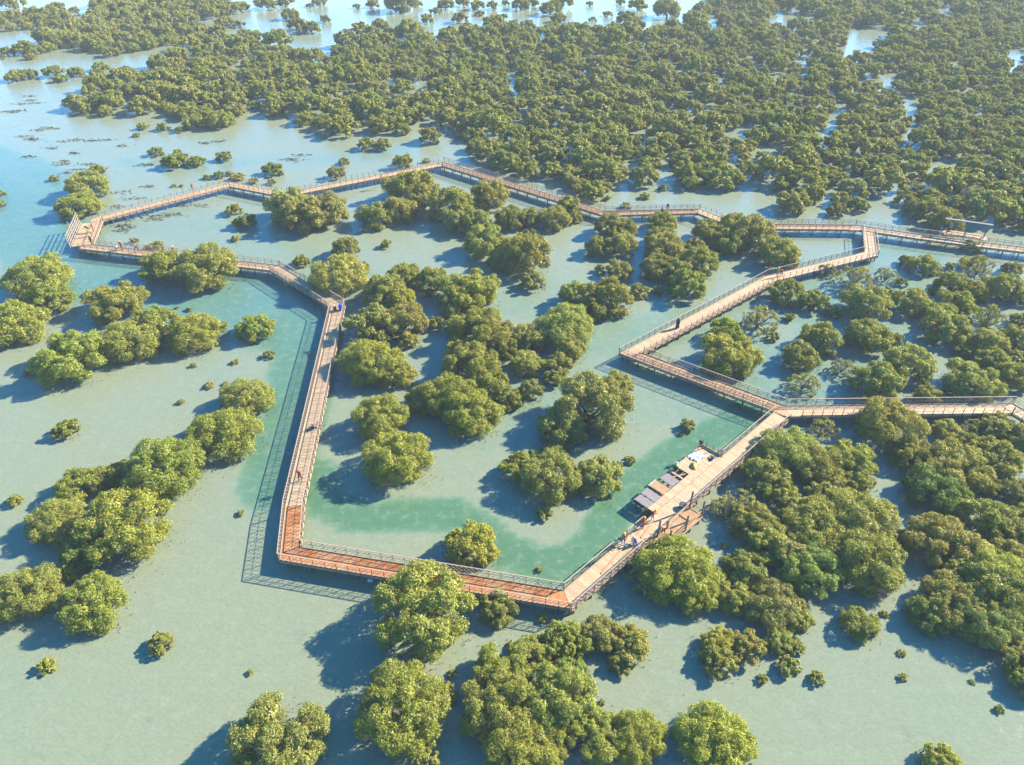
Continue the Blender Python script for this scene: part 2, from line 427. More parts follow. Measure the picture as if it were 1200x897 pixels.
# ------------------------------------------------------------------ mangroves
def leaf_quads(P, Nn, size, rg, stretch=1.5):
    n = len(P)
    r = rg.normal(size=(n, 3)); t = np.cross(Nn, r); t /= np.linalg.norm(t, axis=1)[:, None] + 1e-9
    b = np.cross(Nn, t)
    sz = size * rg.uniform(.6, 1.25, n)[:, None]
    tip = t * sz * stretch * .5; wd = b * sz * .5
    bend = Nn * sz * .22
    v = np.stack([P - tip - bend, P + wd, P + tip - bend, P - wd], 1).reshape(-1, 3)
    return v
def crown_mesh(name, seed, nq, n_big, n_sub, leaf, flat=1.05, core=True, sparse=0.0, inner=.3):
    rg = np.random.default_rng(seed)
    big = [(np.array([0, 0, flat * .46]), .50)]
    big.append((np.array([rg.uniform(-.08, .08), rg.uniform(-.08, .08), flat * .70]), .32))
    for i in range(n_big):                            # boughs spread over a dome, uneven in reach and size
        zz = 1 - (i + .5) / n_big * 1.50; a = i * 2.39996 + rg.uniform(-.35, .35); rr = math.sqrt(max(0, 1 - zz * zz))
        k = rg.uniform(.56, .74); r = rg.uniform(.22, .34)
        big.append((np.array([math.cos(a) * rr * k, math.sin(a) * rr * k, flat * (.42 + zz * k * .74)]), r))
    sub = []
    for c, r in big[1:]:
        m = max(4, int(n_sub * (r / .28) ** 2))
        out_ = c / (np.linalg.norm(c) + 1e-6)
        for _ in range(m):
            d = rg.normal(size=3) + out_ * .9; d /= np.linalg.norm(d)
            sub.append((c + d * r * rg.uniform(.60, .95), rg.uniform(.045, .105) * (r / .28) ** .5))
    SC = np.array([s[0] for s in sub]); SR = np.array([s[1] for s in sub])
    SC[:, 2] = np.maximum(SC[:, 2], .09)
    w = SR ** 2; pick = rg.choice(len(sub), size=int(nq * 2.2), p=w / w.sum())
    d = rg.normal(size=(len(pick), 3)); d[:, 2] += .25; d /= np.linalg.norm(d, axis=1)[:, None]
    rad = .68 + .62 * rg.random(len(pick)) ** 1.6
    P = SC[pick] + d * (SR[pick] * rad)[:, None]
    # drop what would sit deep inside another clump
    keep = np.ones(len(P), bool)
    for j in range(len(sub)):
        ins = np.sum((P - SC[j]) ** 2, 1) < (SR[j] * .72) ** 2
        keep &= ~ins | (pick == j)
    BC = np.array([b[0] for b in big]); BR = np.array([b[1] for b in big])
    for j in range(len(big)):
        keep &= np.sum((P - BC[j]) ** 2, 1) > (BR[j] * .66) ** 2
    keep &= P[:, 2] > .035
    P, d = P[keep][:nq], d[keep][:nq]
    if sparse:
        k2 = rg.random(len(P)) > sparse * (.55 + .9 * (np.sin(P[:, 0] * 5 + seed) * np.cos(P[:, 1] * 4) * .5 + .2)); P, d = P[k2], d[k2]
    nn = d * .9 + rg.normal(size=P.shape) * .58 + np.array([0, 0, .25]); nn /= np.linalg.norm(nn, axis=1)[:, None]
    V = leaf_quads(P, nn, leaf, rg)
    ni = int(len(P) * inner)
    if ni and core:                                   # coarse inner foliage that closes the crown
        pk = rg.choice(len(big), ni); di = rg.normal(size=(ni, 3)); di /= np.linalg.norm(di, axis=1)[:, None]
        Pi = BC[pk] + di * (BR[pk] * rg.uniform(.55, .78, ni))[:, None]; Pi[:, 2] = np.maximum(Pi[:, 2], .08)
        V = np.concatenate([V, leaf_quads(Pi, di, leaf * 1.7, rg, 1.2)])
    V[:, :2] /= np.percentile(np.hypot(P[:, 0], P[:, 1]), 93); V[:, 2] *= flat / np.percentile(P[:, 2], 98)
    F = np.arange(len(V)).reshape(-1, 4)
    me = bpy.data.meshes.new(name)
    me.vertices.add(len(V)); me.vertices.foreach_set('co', V.astype(np.float32).ravel())
    me.loops.add(len(V)); me.loops.foreach_set('vertex_index', F.ravel().astype(np.int32))
    me.polygons.add(len(F)); me.polygons.foreach_set('loop_start', (np.arange(len(F)) * 4).astype(np.int32))
    me.update(calc_edges=True); me.materials.append(M['leaf'])
    return me
def trunk_mesh(name, seed, n, mat, twigs=0, spread=.62, top=.75):
    R = random.Random(seed); mb = MB()
    mb.tube([(0, 0, -.16), (R.uniform(-.02, .02), 0, .02), (R.uniform(-.03, .03), R.uniform(-.03, .03), .16)], [.075, .06, .05], 7)
    for i in range(n):
        a = i * 6.283 / n + R.uniform(-.4, .4); d = R.uniform(.35, 1) * spread; z = top * R.uniform(.55, 1)
        ca, sa = math.cos(a), math.sin(a)
        p = [(0, 0, R.uniform(-.02, .10)), (ca * d * .35, sa * d * .35, z * .42), (ca * d * .7 + R.uniform(-.05, .05), sa * d * .7 + R.uniform(-.05, .05), z * .75), (ca * d, sa * d, z)]
        mb.tube(p, [.04, .03, .02, .008], 5)
        for _ in range(twigs):
            k = R.uniform(.35, 1); q0 = Vector(p[1]).lerp(Vector(p[3]), k); q1 = q0 + Vector((R.uniform(-.32, .32), R.uniform(-.32, .32), R.uniform(.02, .30)))
            mb.tube([q0, q0.lerp(q1, .5) + Vector((0, 0, .03)), q1], [.011, .008, .004], 3, 0, False)
            for _ in range(2):
                q2 = q0.lerp(q1, R.uniform(.4, .9)); q3 = q2 + Vector((R.uniform(-.18, .18), R.uniform(-.18, .18), R.uniform(0, .2)))
                mb.tube([q2, q3], [.006, .003], 3, 0, False)
    return mb.mesh(name, mat)
HI = [crown_mesh('crown', 11 + i, 25000, 16 + 3 * (i % 4), 26, .025, .92 + .08 * (i % 3)) for i in range(9)]
HI2 = [crown_mesh('crown', 31 + i, 12500, 15 + 2 * (i % 4), 20, .035, 1.0 + .05 * (i % 3)) for i in range(6)]
MID = [crown_mesh('crown', 41 + i, 4600, 12 + 2 * (i % 3), 13, .061, 1.02) for i in range(5)]
FAR = [crown_mesh('crown', 71 + i, 1600, 9 + i % 3, 9, .105, 1.02) for i in range(5)]
THIN = [crown_mesh('crown', 91 + i, 4200, 14, 12, .050, 1.0, False, .30) for i in range(3)]
TINY = [crown_mesh('crown', 121 + i, 420, 7, 5, .20, 1.05) for i in range(3)]
TR = [trunk_mesh('trunk', i, 6, M['bark'], 1) for i in range(3)]
TW = [trunk_mesh('trunk', 20 + i, 9, M['dead_bark'], 7, .85, .9) for i in range(3)]

KIND = {  # tint over the leaf colour, word for the label
    'g': ((.98, 1.00, .86), 'fresh green'), 'o': ((1.0, .95, .95), 'olive green'), 'y': ((1.12, 1.09, .78), 'yellow green'),
    'd': ((.72, .88, .85), 'dark green'), 't': ((1.02, .98, 1.15), 'thin grey green'), 'b': ((1.12, 1.0, 1.0), 'brownish'), 'p': ((1.08, 1.07, 1.20), 'pale green')}
PLACED = []      # (x, y, R)
COUNT = [0]
def tree_spot(cx, cyy, w, hr):
    """ground point and radius of a dome crown whose outline is centred on the pixel (cx, cyy)"""
    y = cyy
    for _ in range(4):
        s = ppm(y); R = w * .96 / 2 / s; H = hr * R
        dep = PITCH + math.atan((y - 448.5) / FPX); sd, cd = math.sin(dep), math.cos(dep)
        off = (math.sqrt((R * sd) ** 2 + (H * cd) ** 2) - R * sd) / 2
        y = cyy + off * s
    P = at(cx + (cx - 600) * .0, y)
    return P, R
def add_tree(P, R, hr, kind, px, label, group, tall=1.0, nm='mangrove_tree', cat='mangrove'):
    R_ = random.Random(COUNT[0] * 13 + 5); COUNT[0] += 1
    root = tag(empty(nm, (P.x, P.y, 0), R_.uniform(0, 6.28)), label, cat, group)
    if kind == 't': cm = R_.choice(THIN); tm = R_.choice(TW)
    else:
        cm = R_.choice(HI if px > 62 else HI2 if px > 31 else MID if px > 17 else FAR if px > 11 else TINY); tm = R_.choice(TR)
    sx = R * R_.uniform(1.0, 1.08); sy = R * R_.uniform(.96, 1.06); sz = R * hr * .93 * tall
    tr = link('trunk', tm, root, None, 0, (sx, sy, sz))
    cr = link('crown', cm, root, None, 0, (sx, sy, sz))
    k = KIND[kind][0]; v = R_.uniform(.88, 1.12)
    cr.color = (k[0] * v * R_.uniform(.94, 1.06), k[1] * v, k[2] * v * R_.uniform(.92, 1.08), 1)
    PLACED.append((P.x, P.y, R))
    return root
ZONES = [
 ('in the clump shading the teal channel', [(50,330,74,'g'),(66,354,48,'g'),(24,384,74,'g'),(-4,392,50,'g')]),
 ('in the row outside the netted straight', [(137,357,68,'g'),(90,424,86,'g'),(158,402,74,'g'),(188,384,60,'g'),(231,394,66,'g'),(254,386,26,'g'),(300,387,46,'g')]),
 ('hiding part of the pale straight', [(197,315,56,'g'),(247,321,76,'g')]),
 ('in the pair beside the screen', [(106,220,52,'g'),(94,243,50,'g')]),
 ('in the clump beside the netted straight', [(291,470,66,'g'),(266,513,84,'g'),(240,506,36,'g')]),
 ('in the big dark-hearted clump', [(197,556,92,'g'),(138,560,46,'g'),(98,573,54,'g'),(70,615,68,'g'),(156,625,104,'g'),(106,645,58,'d')]),
 ('in the clump beside the dark-hearted one', [(84,672,32,'g'),(113,714,80,'g'),(40,700,70,'g'),(2,708,64,'g')]),
 ('around the largest round mangrove', [(583,717,48,'p'),(473,838,108,'g'),(523,815,28,'g'),(500,890,30,'g')]),
 ('in the great mass of crowns', [(592,790,72,'g'),(585,838,92,'g'),(655,832,92,'g'),(612,882,92,'g'),(697,868,72,'g'),(640,868,70,'g'),(745,870,70,'y'),(833,872,88,'y'),(862,872,44,'y')]),
 ('in the dark cluster beside the mass', [(662,755,60,'g'),(624,766,46,'g'),(668,798,52,'d'),(703,746,50,'g'),(738,758,52,'b'),(727,780,32,'o')]),
 ('crowding behind the viewing bay', [(790,674,94,'y'),(812,697,64,'y'),(858,705,44,'g'),(903,712,66,'o'),(930,724,42,'g'),(870,670,52,'g'),(880,618,58,'o'),(895,562,58,'o'),(915,583,42,'y'),(903,640,62,'g')]),
 ('in the small brownish cluster', [(840,756,42,'y'),(841,777,46,'o'),(875,762,44,'b'),(910,752,36,'p'),(931,760,24,'g'),(923,783,28,'p')]),
 ('in the thicket by the level straight', [(1040,505,78,'y'),(920,532,74,'p'),(955,550,66,'g'),(990,545,60,'g'),(1000,566,42,'y'),(1000,612,92,'o'),(955,622,82,'o'),(1012,662,90,'o'),(945,676,72,'d'),(972,585,54,'o'),
    (1113,553,78,'o'),(1095,580,70,'d'),(1066,537,52,'o'),(1163,540,62,'g'),(1153,572,34,'o'),(1108,507,36,'p'),(1166,503,42,'p'),(1195,515,40,'o'),(1150,610,62,'o'),(1190,578,44,'o'),(1190,628,46,'p'),(985,640,66,'g'),(925,652,58,'o'),(932,602,46,'p'),(1132,520,32,'o'),(1200,608,40,'g')]),
 ('in the thicket along the blue inlet', [(1100,640,82,'o'),(1055,634,28,'g'),(1141,656,62,'y'),(1165,682,84,'y'),(1085,725,52,'d'),(1120,710,82,'o'),(1157,700,92,'o'),(1150,735,72,'d'),(1194,690,64,'o'),(1190,775,54,'g'),(1205,800,50,'g'),(1200,745,46,'d'),(1180,655,46,'o'),(1128,680,54,'o'),(1185,720,46,'d')]),
 ('in the knot beside the sharp bend', [(400,326,68,'p'),(405,293,34,'g'),(426,313,15,'g'),(355,307,20,'g')]),
 ('in the long chain inside the loop', [(452,346,52,'g'),(470,353,38,'y'),(507,333,42,'g'),(473,326,42,'g'),(550,343,64,'g'),(538,358,50,'g'),(436,385,62,'p'),(475,378,54,'o'),(479,400,26,'y'),(438,427,74,'y'),(468,441,42,'y'),(513,380,22,'p'),
    (565,395,72,'o'),(540,384,36,'g'),(593,410,36,'g'),(620,398,46,'p'),(660,385,72,'p'),(553,433,66,'g'),(540,418,38,'y'),(617,428,40,'p'),(652,430,36,'p'),(668,412,36,'p'),(622,460,32,'p'),(650,446,26,'p'),
    (530,470,70,'g'),(553,488,72,'g'),(496,472,42,'g'),(598,470,34,'g'),(571,455,52,'g'),(447,495,66,'g')]),
 ('in the group over the green channel', [(645,566,74,'g'),(698,563,60,'g'),(608,551,48,'g'),(638,603,22,'g'),(625,536,20,'d')]),
 ('around the tall olive crown', [(660,504,62,'d'),(722,456,42,'o'),(652,530,32,'d')]),
 ('in the clump before the pink diagonal', [(340,246,60,'p'),(385,249,58,'p'),(360,256,58,'o')]),
 ('in the clump by the pointed bend', [(482,222,62,'o'),(440,256,42,'p'),(468,248,46,'o'),(491,240,32,'o'),(530,243,58,'p'),(541,263,36,'p'),(573,232,48,'o'),(545,240,28,'o'),(556,262,42,'p'),(598,258,40,'o'),(648,258,40,'o'),(622,258,32,'p')]),
 ('leaning over the reddish diagonal', [(667,243,30,'y'),(673,255,22,'p')]),
 ('in the scattered clumps inside the loop', [(570,286,52,'p'),(612,302,62,'o'),(620,280,26,'o'),(590,306,38,'p'),(624,332,30,'p'),(716,268,40,'o'),(733,270,32,'o'),(703,292,34,'o'),(728,288,38,'p'),(725,318,32,'o'),(703,316,15,'o'),(675,348,44,'p'),(713,352,58,'o'),(697,362,42,'o'),(747,343,24,'o'),
    (776,263,36,'y'),(773,281,40,'o'),(778,293,48,'p'),(771,316,42,'o'),(803,338,48,'g'),(770,342,15,'o'),(818,310,46,'g'),(790,321,38,'o')]),
 ('in the clump beside the tan walk', [(813,289,24,'o'),(831,273,38,'o'),(880,278,56,'p'),(861,268,42,'o'),(912,300,48,'y'),(855,286,42,'p')]),
 ('in the open stand between two walks', [(922,346,48,'o'),(953,355,36,'o'),(1012,360,62,'o'),(1016,397,54,'o'),(960,400,52,'o'),(936,420,48,'g'),(925,373,15,'g'),(850,391,42,'y'),(850,420,74,'y'),(1022,450,60,'o'),(1062,431,62,'p'),(1132,450,68,'o'),(1187,445,46,'o'),
    (1063,307,22,'o'),(1080,313,34,'o'),(1132,308,20,'o'),(1112,313,14,'p'),(1098,319,12,'p'),(1113,335,42,'o'),(1141,345,34,'y'),(1174,340,48,'o'),(1092,342,13,'p'),(1116,358,46,'o'),(1063,356,46,'o'),(1103,387,60,'o'),(1098,370,42,'o'),(1152,405,48,'o'),(1160,425,42,'o'),(1190,400,44,'o'),(1196,378,30,'g'),(975,366,22,'p'),(1045,398,24,'p'),(1040,346,22,'p'),(1087,466,34,'p'),(1182,422,32,'p'),(1128,414,24,'p'),(1196,350,28,'p'),(1184,316,26,'p'),(905,396,16,'p'),(1056,332,16,'p')]),
 ('with bare twigs in the stand', [(998,328,42,'t'),(1037,325,28,'t'),(887,378,46,'t'),(940,452,36,'t'),(968,318,22,'t'),(985,433,28,'t'),(1143,316,40,'t'),(1152,376,46,'t')]),
 ('with bare twigs near the platform', [(758,684,44,'t'),(865,592,42,'t'),(965,505,34,'t'),(1140,503,28,'t'),(845,598,30,'t')]),
 ('hugging the shelter walk', [(1106,262,42,'o'),(1136,290,20,'y')]),
 ('alone on pale water before the forest', [(321,200,25,'g'),(394,204,22,'p'),(472,191,26,'o'),(275,247,22,'g'),(288,261,28,'d'),(207,190,31,'g'),(231,190,21,'g'),(231,145,28,'g'),(261,142,34,'g'),(430,170,21,'g'),(449,171,21,'g'),(504,160,28,'o'),(453,287,15,'g')]),
 ('on the islets of the far lagoon', [(20,90,24,'o'),(34,88,22,'o'),(65,85,25,'g'),(72,93,17,'g'),(90,85,20,'g'),(120,79,19,'g'),(114,86,17,'g'),(9,61,19,'o'),(30,57,28,'o'),(43,60,20,'o'),(37,67,14,'o'),(57,56,21,'g'),(109,53,30,'g'),(132,62,21,'o'),(70,48,34,'g'),(157,57,19,'d'),
    (423,35,23,'o'),(447,30,21,'o'),(482,37,34,'o'),(500,23,17,'o'),(522,6,20,'o'),(539,22,20,'o'),(547,35,20,'o'),(580,28,28,'o'),(560,7,18,'o'),(543,3,18,'o'),(577,7,16,'o'),(610,6,22,'o'),(624,4,18,'o'),(645,11,26,'o'),(654,22,18,'o'),(657,2,30,'o'),(734,23,24,'o'),(747,7,22,'o'),(781,12,34,'o'),(470,3,40,'o'),(437,5,17,'o'),
    (68,10,22,'o'),(87,13,15,'o'),(120,3,28,'o'),(264,27,22,'o'),(281,29,15,'o'),(284,8,20,'o'),(314,5,28,'o'),(341,18,21,'o'),(381,23,14,'o'),(350,30,24,'o'),(365,33,22,'o'),(335,2,20,'o'),(375,2,18,'o'),(17,3,30,'o')]),
]
ANCHOR = {
    'in the clump shading the teal channel': ('C0', 'the sharp bend'),
    'in the row outside the netted straight': ('C0', 'the sharp bend'),
    'hiding part of the pale straight': ('NW2', 'the lattice screen'),
    'in the pair beside the screen': ('NW2', 'the lattice screen'),
    'in the clump beside the netted straight': ('O1', 'the orange corner'),
    'in the big dark-hearted clump': ('C1', 'the orange corner'),
    'in the clump beside the dark-hearted one': ('C1', 'the orange corner'),
    'around the largest round mangrove': ('C2', "the oiled straight's end"),
    'in the great mass of crowns': ('C2', 'the orange straight'),
    'in the dark cluster beside the mass': ('C2', 'the orange straight'),
    'crowding behind the viewing bay': ('VB', 'the viewing bay'),
    'in the small brownish cluster': ('VB', 'the viewing bay'),
    'in the thicket by the level straight': ('J1', 'the boardwalk junction'),
    'in the thicket along the blue inlet': ('J1', 'the boardwalk junction'),
    'in the knot beside the sharp bend': ('C0', 'the sharp bend'),
    'in the long chain inside the loop': ('C0', 'the sharp bend'),
    'in the group over the green channel': ('C3', 'the V bend'),
    'around the tall olive crown': ('C3', 'the V bend'),
    'in the clump before the pink diagonal': ('G9', 'the shallow bend'),
    'in the clump by the pointed bend': ('G8', 'the pointed bend'),
    'leaning over the reddish diagonal': ('G7', 'the level walk'),
    'in the scattered clumps inside the loop': ('C3', 'the V bend'),
    'in the clump beside the tan walk': ('F1', 'the connecting walk'),
    'in the open stand between two walks': ('F1', 'the connecting walk'),
    'with bare twigs in the stand': ('F1', 'the connecting walk'),
    'with bare twigs near the platform': ('VB', 'the viewing bay'),
    'hugging the shelter walk': ('G1', 'the shelter'),
    'alone on pale water before the forest': ('G10', 'the shallow bend'),
    'on the islets of the far lagoon': ('NW1', 'the landing'),
}
SIZE = [(1.5, 'small'), (2.6, 'medium'), (3.9, 'broad'), (9, 'large')]
ORD = ['nearest', 'second nearest', 'third nearest', 'fourth nearest', 'fifth nearest', 'sixth nearest', 'seventh nearest', 'eighth nearest', 'ninth nearest', 'tenth nearest', 'eleventh nearest', 'twelfth nearest', 'thirteenth nearest', 'fourteenth nearest']
for zone, lst in ZONES:
    made = {}
    for cx, cyy, w, k in lst:
        hr = 1.0 if cyy > 480 or cx < 330 else 1.2
        if 'open stand' in zone:
            w *= .95; hr = 1.15; k = 'p' if k == 'o' else k
        P, R = tree_spot(cx, cyy, w, hr)
        sz = next(q for lim, q in SIZE if R < lim); bush = w <= 21  # bush: trees that look narrow in view, classed with the true bushes
        lb = f"{'' if bush else sz + ' '}{KIND[k][1]} mangrove {'bush ' if bush else ''}{zone}"
        o = add_tree(P, R, hr, k, w, lb, f"mangroves {zone}", nm='small_mangrove' if bush else 'mangrove_tree', cat='mangrove bush' if bush else 'mangrove')
        made.setdefault(lb, []).append((P, o))
    key, an = ANCHOR[zone]; ax, ay = NODE[key] if key in NODE else (17.0, 51.0)
    for lb, os_ in made.items():              # look-alikes are told apart by how near they stand to something one can find
        if 1 < len(os_) <= 14:
            for i, (P, o) in enumerate(sorted(os_, key=lambda e: math.hypot(e[0].x - ax, e[0].y - ay))):
                o['label'] = f"{lb}, {ORD[i]} {an}"
SINGLE = [
 (500,726,122,'g',1.1,'largest round mangrove, leaning against the outer rail of the orange straight'),
 (468,543,80,'g',1.05,'round bright mangrove standing over the green channel, close to the netted straight'),
 (692,482,94,'o',1.15,'tall broad olive mangrove facing the V bend of the boardwalk'),
 (552,643,62,'y',1.15,'yellow green mangrove pressed against the inner rail of the orange straight'),
 (333,876,112,'g',1.0,'dome-shaped mangrove standing alone on the pale flat away from the boardwalk'),
 (1005,733,46,'g',1.0,'lone loose mangrove at the mouth of the deep blue inlet'),
 (1100,897,46,'y',1.0,'lone yellow green mangrove on the open flat past the blue inlet'),
]
for cx, cyy, w, k, hr, lb in SINGLE:
    P, R = tree_spot(cx, cyy, w, hr); add_tree(P, R, hr, k, w, lb, None)
SEED = [(190,757,30,'g','leafy mangrove sapling alone on the pale flat, casting a long slanting shadow'),(57,782,21,'y','tiny yellow green mangrove bush alone on the pale flat'),(79,505,30,'g','round mangrove bush alone on the flat inside the curve of crowns'),
 (19,588,18,'y','yellow green mangrove bush next to the shade of the dark-hearted clump'),(957,796,19,'y','rounded bright mangrove bush off the brownish cluster'),(806,500,20,'o','low mangrove bush in the teal pool beside the work platform')]
for cx, cyy, w, k, lb in SEED:
    P, R = tree_spot(cx, cyy, w, 1.1); add_tree(P, R, 1.1, k, 22, lb, None, nm='small_mangrove', cat='mangrove bush')
SPROUT = [
 ('sprouting from the pale flat outside the netted straight', [(227,429,9,'g'),(222,363,9,'g'),(208,361,6,'p'),(275,425,11,'b'),(246,452,14,'b'),(264,450,9,'b'),(212,472,9,'g'),(283,602,10,'o'),(316,417,15,'p'),(293,789,9,'p'),(36,437,16,'d')]),
 ('sprouting beside the orange straight and the great mass', [(530,790,12,'p'),(635,726,13,'p'),(600,757,13,'y'),(705,824,8,'g'),(632,668,9,'y')]),
 ('sprouting in the shade of the deep blue inlet', [(1036,721,10,'b'),(1056,766,11,'b'),(1057,794,12,'y'),(1139,800,8,'b'),(1170,832,12,'d'),(1047,606,10,'b'),(893,797,15,'p'),(848,640,9,'y'),(1035,720,9,'p')]),
 ('sprouting in the pool inside the loop', [(722,546,15,'g'),(738,540,15,'g'),(799,510,7,'p'),(158,283,11,'g'),(185,290,20,'o'),(175,291,12,'o'),(277,280,12,'p'),(364,415,6,'b')]),
 ('sprouting from the far pale water', [(264,185,20,'g'),(257,206,15,'d'),(269,204,10,'g'),(279,208,18,'b'),(297,213,13,'p'),(319,214,12,'p'),(403,190,14,'g'),(500,189,10,'o'),(64,210,12,'o'),(0,228,14,'g'),(2,240,12,'g'),(209,179,13,'g'),(184,179,18,'g'),(243,208,11,'p'),(168,149,14,'g'),(191,150,17,'d'),(210,153,13,'d'),(160,159,9,'g'),
   (114,200,20,'o'),(537,160,8,'d'),(204,218,7,'p'),(213,218,6,'p'),(778,221,14,'o'),(755,231,12,'o'),(732,242,14,'o'),(712,233,10,'o'),(691,5,10,'o'),(712,17,12,'o'),(694,23,10,'o'),(727,3,12,'o'),(786,28,14,'o'),(592,4,12,'o'),(562,16,12,'o'),(590,20,12,'o'),(510,14,14,'o'),(563,37,16,'o'),(418,8,10,'o'),(490,5,14,'o'),(468,12,14,'o'),(137,5,12,'o'),(226,22,10,'o'),(363,7,10,'o'),(4,67,9,'o')]),
]
for zone, lst in SPROUT:
    for cx, cyy, w, k in lst:
        P, R = tree_spot(cx, cyy, w, .8 if k == 'b' else 1.0)
        add_tree(P, R, .75 if k in 'b' else 1.0, k, max(w, 12), f"{KIND[k][1]} mangrove sprout {zone}", f"{KIND[k][1]} sprouts {zone}", nm='mangrove_sprout', cat='mangrove sprout')

# the closed forest: its nearest trees one by one, what lies behind as one mass
FPOLY = [
 [(85,128),(95,110),(120,98),(160,88),(195,76),(215,58),(245,46),(275,42),(300,46),(330,56),(360,72),(382,78),(395,58),(425,46),(450,43),(490,49),(540,46),(580,39),(620,34),(700,38),(760,36),(800,27),(826,14),(832,0),(832,-40),(1330,-40),(1330,285),
  (1200,268),(1150,258),(1120,254),(1085,256),(1050,243),(1018,238),(1000,252),(930,252),(905,215),(850,220),(790,222),(770,218),(740,214),(720,226),(680,236),(640,220),(600,200),(560,190),(548,165),(540,150),(500,142),(470,160),(440,158),(400,166),(372,160),(350,142),(322,138),(312,116),(300,128),(275,144),(215,143),(190,133),(150,133),(110,137)],
 [(57,51),(70,42),(110,33),(100,20),(112,13),(150,-5),(255,-10),(278,17),(214,27),(241,37),(248,43),(200,54),(160,63),(120,63),(94,57)],
 [(-40,32),(-40,18),(20,20),(57,17),(80,23),(77,31),(43,37),(13,37)],
]
HOLES = [(1003,54,22,9),(1020,40,20,6),(922,22,24,6),(946,24,12,4),(1192,62,18,4),(1193,76,14,3),(1076,31,12,4),(843,98,6,9),(1066,124,9,12),(1103,14,10,4),(886,77,6,4),(940,73,6,5),(905,92,5,5),(1036,96,5,6),(1122,76,6,4),(835,26,6,10),(600,100,5,5),(495,105,5,9),(458,100,4,7),(1158,96,5,5),(985,126,6,9),(870,155,7,6),(960,160,6,6),(905,178,8,5)]
def inpoly(x, y, poly):
    r = False; j = len(poly) - 1
    for i in range(len(poly)):
        xi, yi = poly[i]; xj, yj = poly[j]
        if (yi > y) != (yj > y) and x < (xj - xi) * (y - yi) / (yj - yi) + xi: r = not r
        j = i
    return r
def pix(x, y):
    zc = y * cP + CAM_H * sP; yc = -y * sP + CAM_H * cP
    return 600 + FPX * x / zc, 448.5 + FPX * yc / zc
walk_pts = []
for fr in FR.values():
    k = 0.0
    while k < fr[4]: walk_pts.append((fr[1].x + fr[2].x * k, fr[1].y + fr[2].y * k)); k += 1.5
grid = {}
def cellkey(x, y): return (int(x // 8), int(y // 8))
for x, y, R in PLACED: grid.setdefault(cellkey(x, y), []).append((x, y, R * .9))
for x, y in walk_pts: grid.setdefault(cellkey(x, y), []).append((x, y, 1.6))
cands = []
RF = random.Random(21)
for _ in range(60000):
    y = RF.uniform(104, 470); x = RF.uniform(-1, 1) * (y * .80 + 45)
    px, py = pix(x, y)
    if not any(inpoly(px, py, p) for p in FPOLY): continue
    R = RF.choice((2.0, 2.6, 3.0, 3.4, 3.8, 4.2)) * (1.0 if y < 260 else 1.1)
    rp = R * ppm(py)
    if any(((px - a) / (c + rp * .55)) ** 2 + ((py - b - rp * .35) / (d + rp * .5)) ** 2 < 1 for a, b, c, d in HOLES): continue
    if math.sin(x * .33 + 2 * math.sin(y * .19)) * math.sin(y * .24 + 1.7 * math.sin(x * .17)) > .80: continue
    ck = cellkey(x, y); ok = True
    for i in (-1, 0, 1):
        for j in (-1, 0, 1):
            for a, b, r in grid.get((ck[0] + i, ck[1] + j), ()):
                if (a - x) ** 2 + (b - y) ** 2 < (.81 * (R + r)) ** 2: ok = False; break
            if not ok: break
        if not ok: break
    if ok:
        grid.setdefault(ck, []).append((x, y, R)); cands.append((x, y, R))
cands.sort(key=lambda c: pix(c[0], c[1])[1], reverse=True)
vis = [c for c in cands if -20 < pix(c[0], c[1])[0] < 1220]
near = vis[:24]; nearset = set(near)
for x, y, R in near:
    k = RF.choices('ogpyt', (5, 1.5, 3, 1.2, 1.0))[0]
    add_tree(Vector((x, y, 0)), R, RF.uniform(1.0, 1.25), k, 30, f"{KIND[k][1]} mangrove in the front rows of the closed forest beyond the boardwalk",
             f"{KIND[k][1]} front row mangroves of the closed forest")
rest = [c for c in cands if c not in nearset]
print('forest', len(cands), 'individual trees', COUNT[0], 'walk objs', len(C.objects))
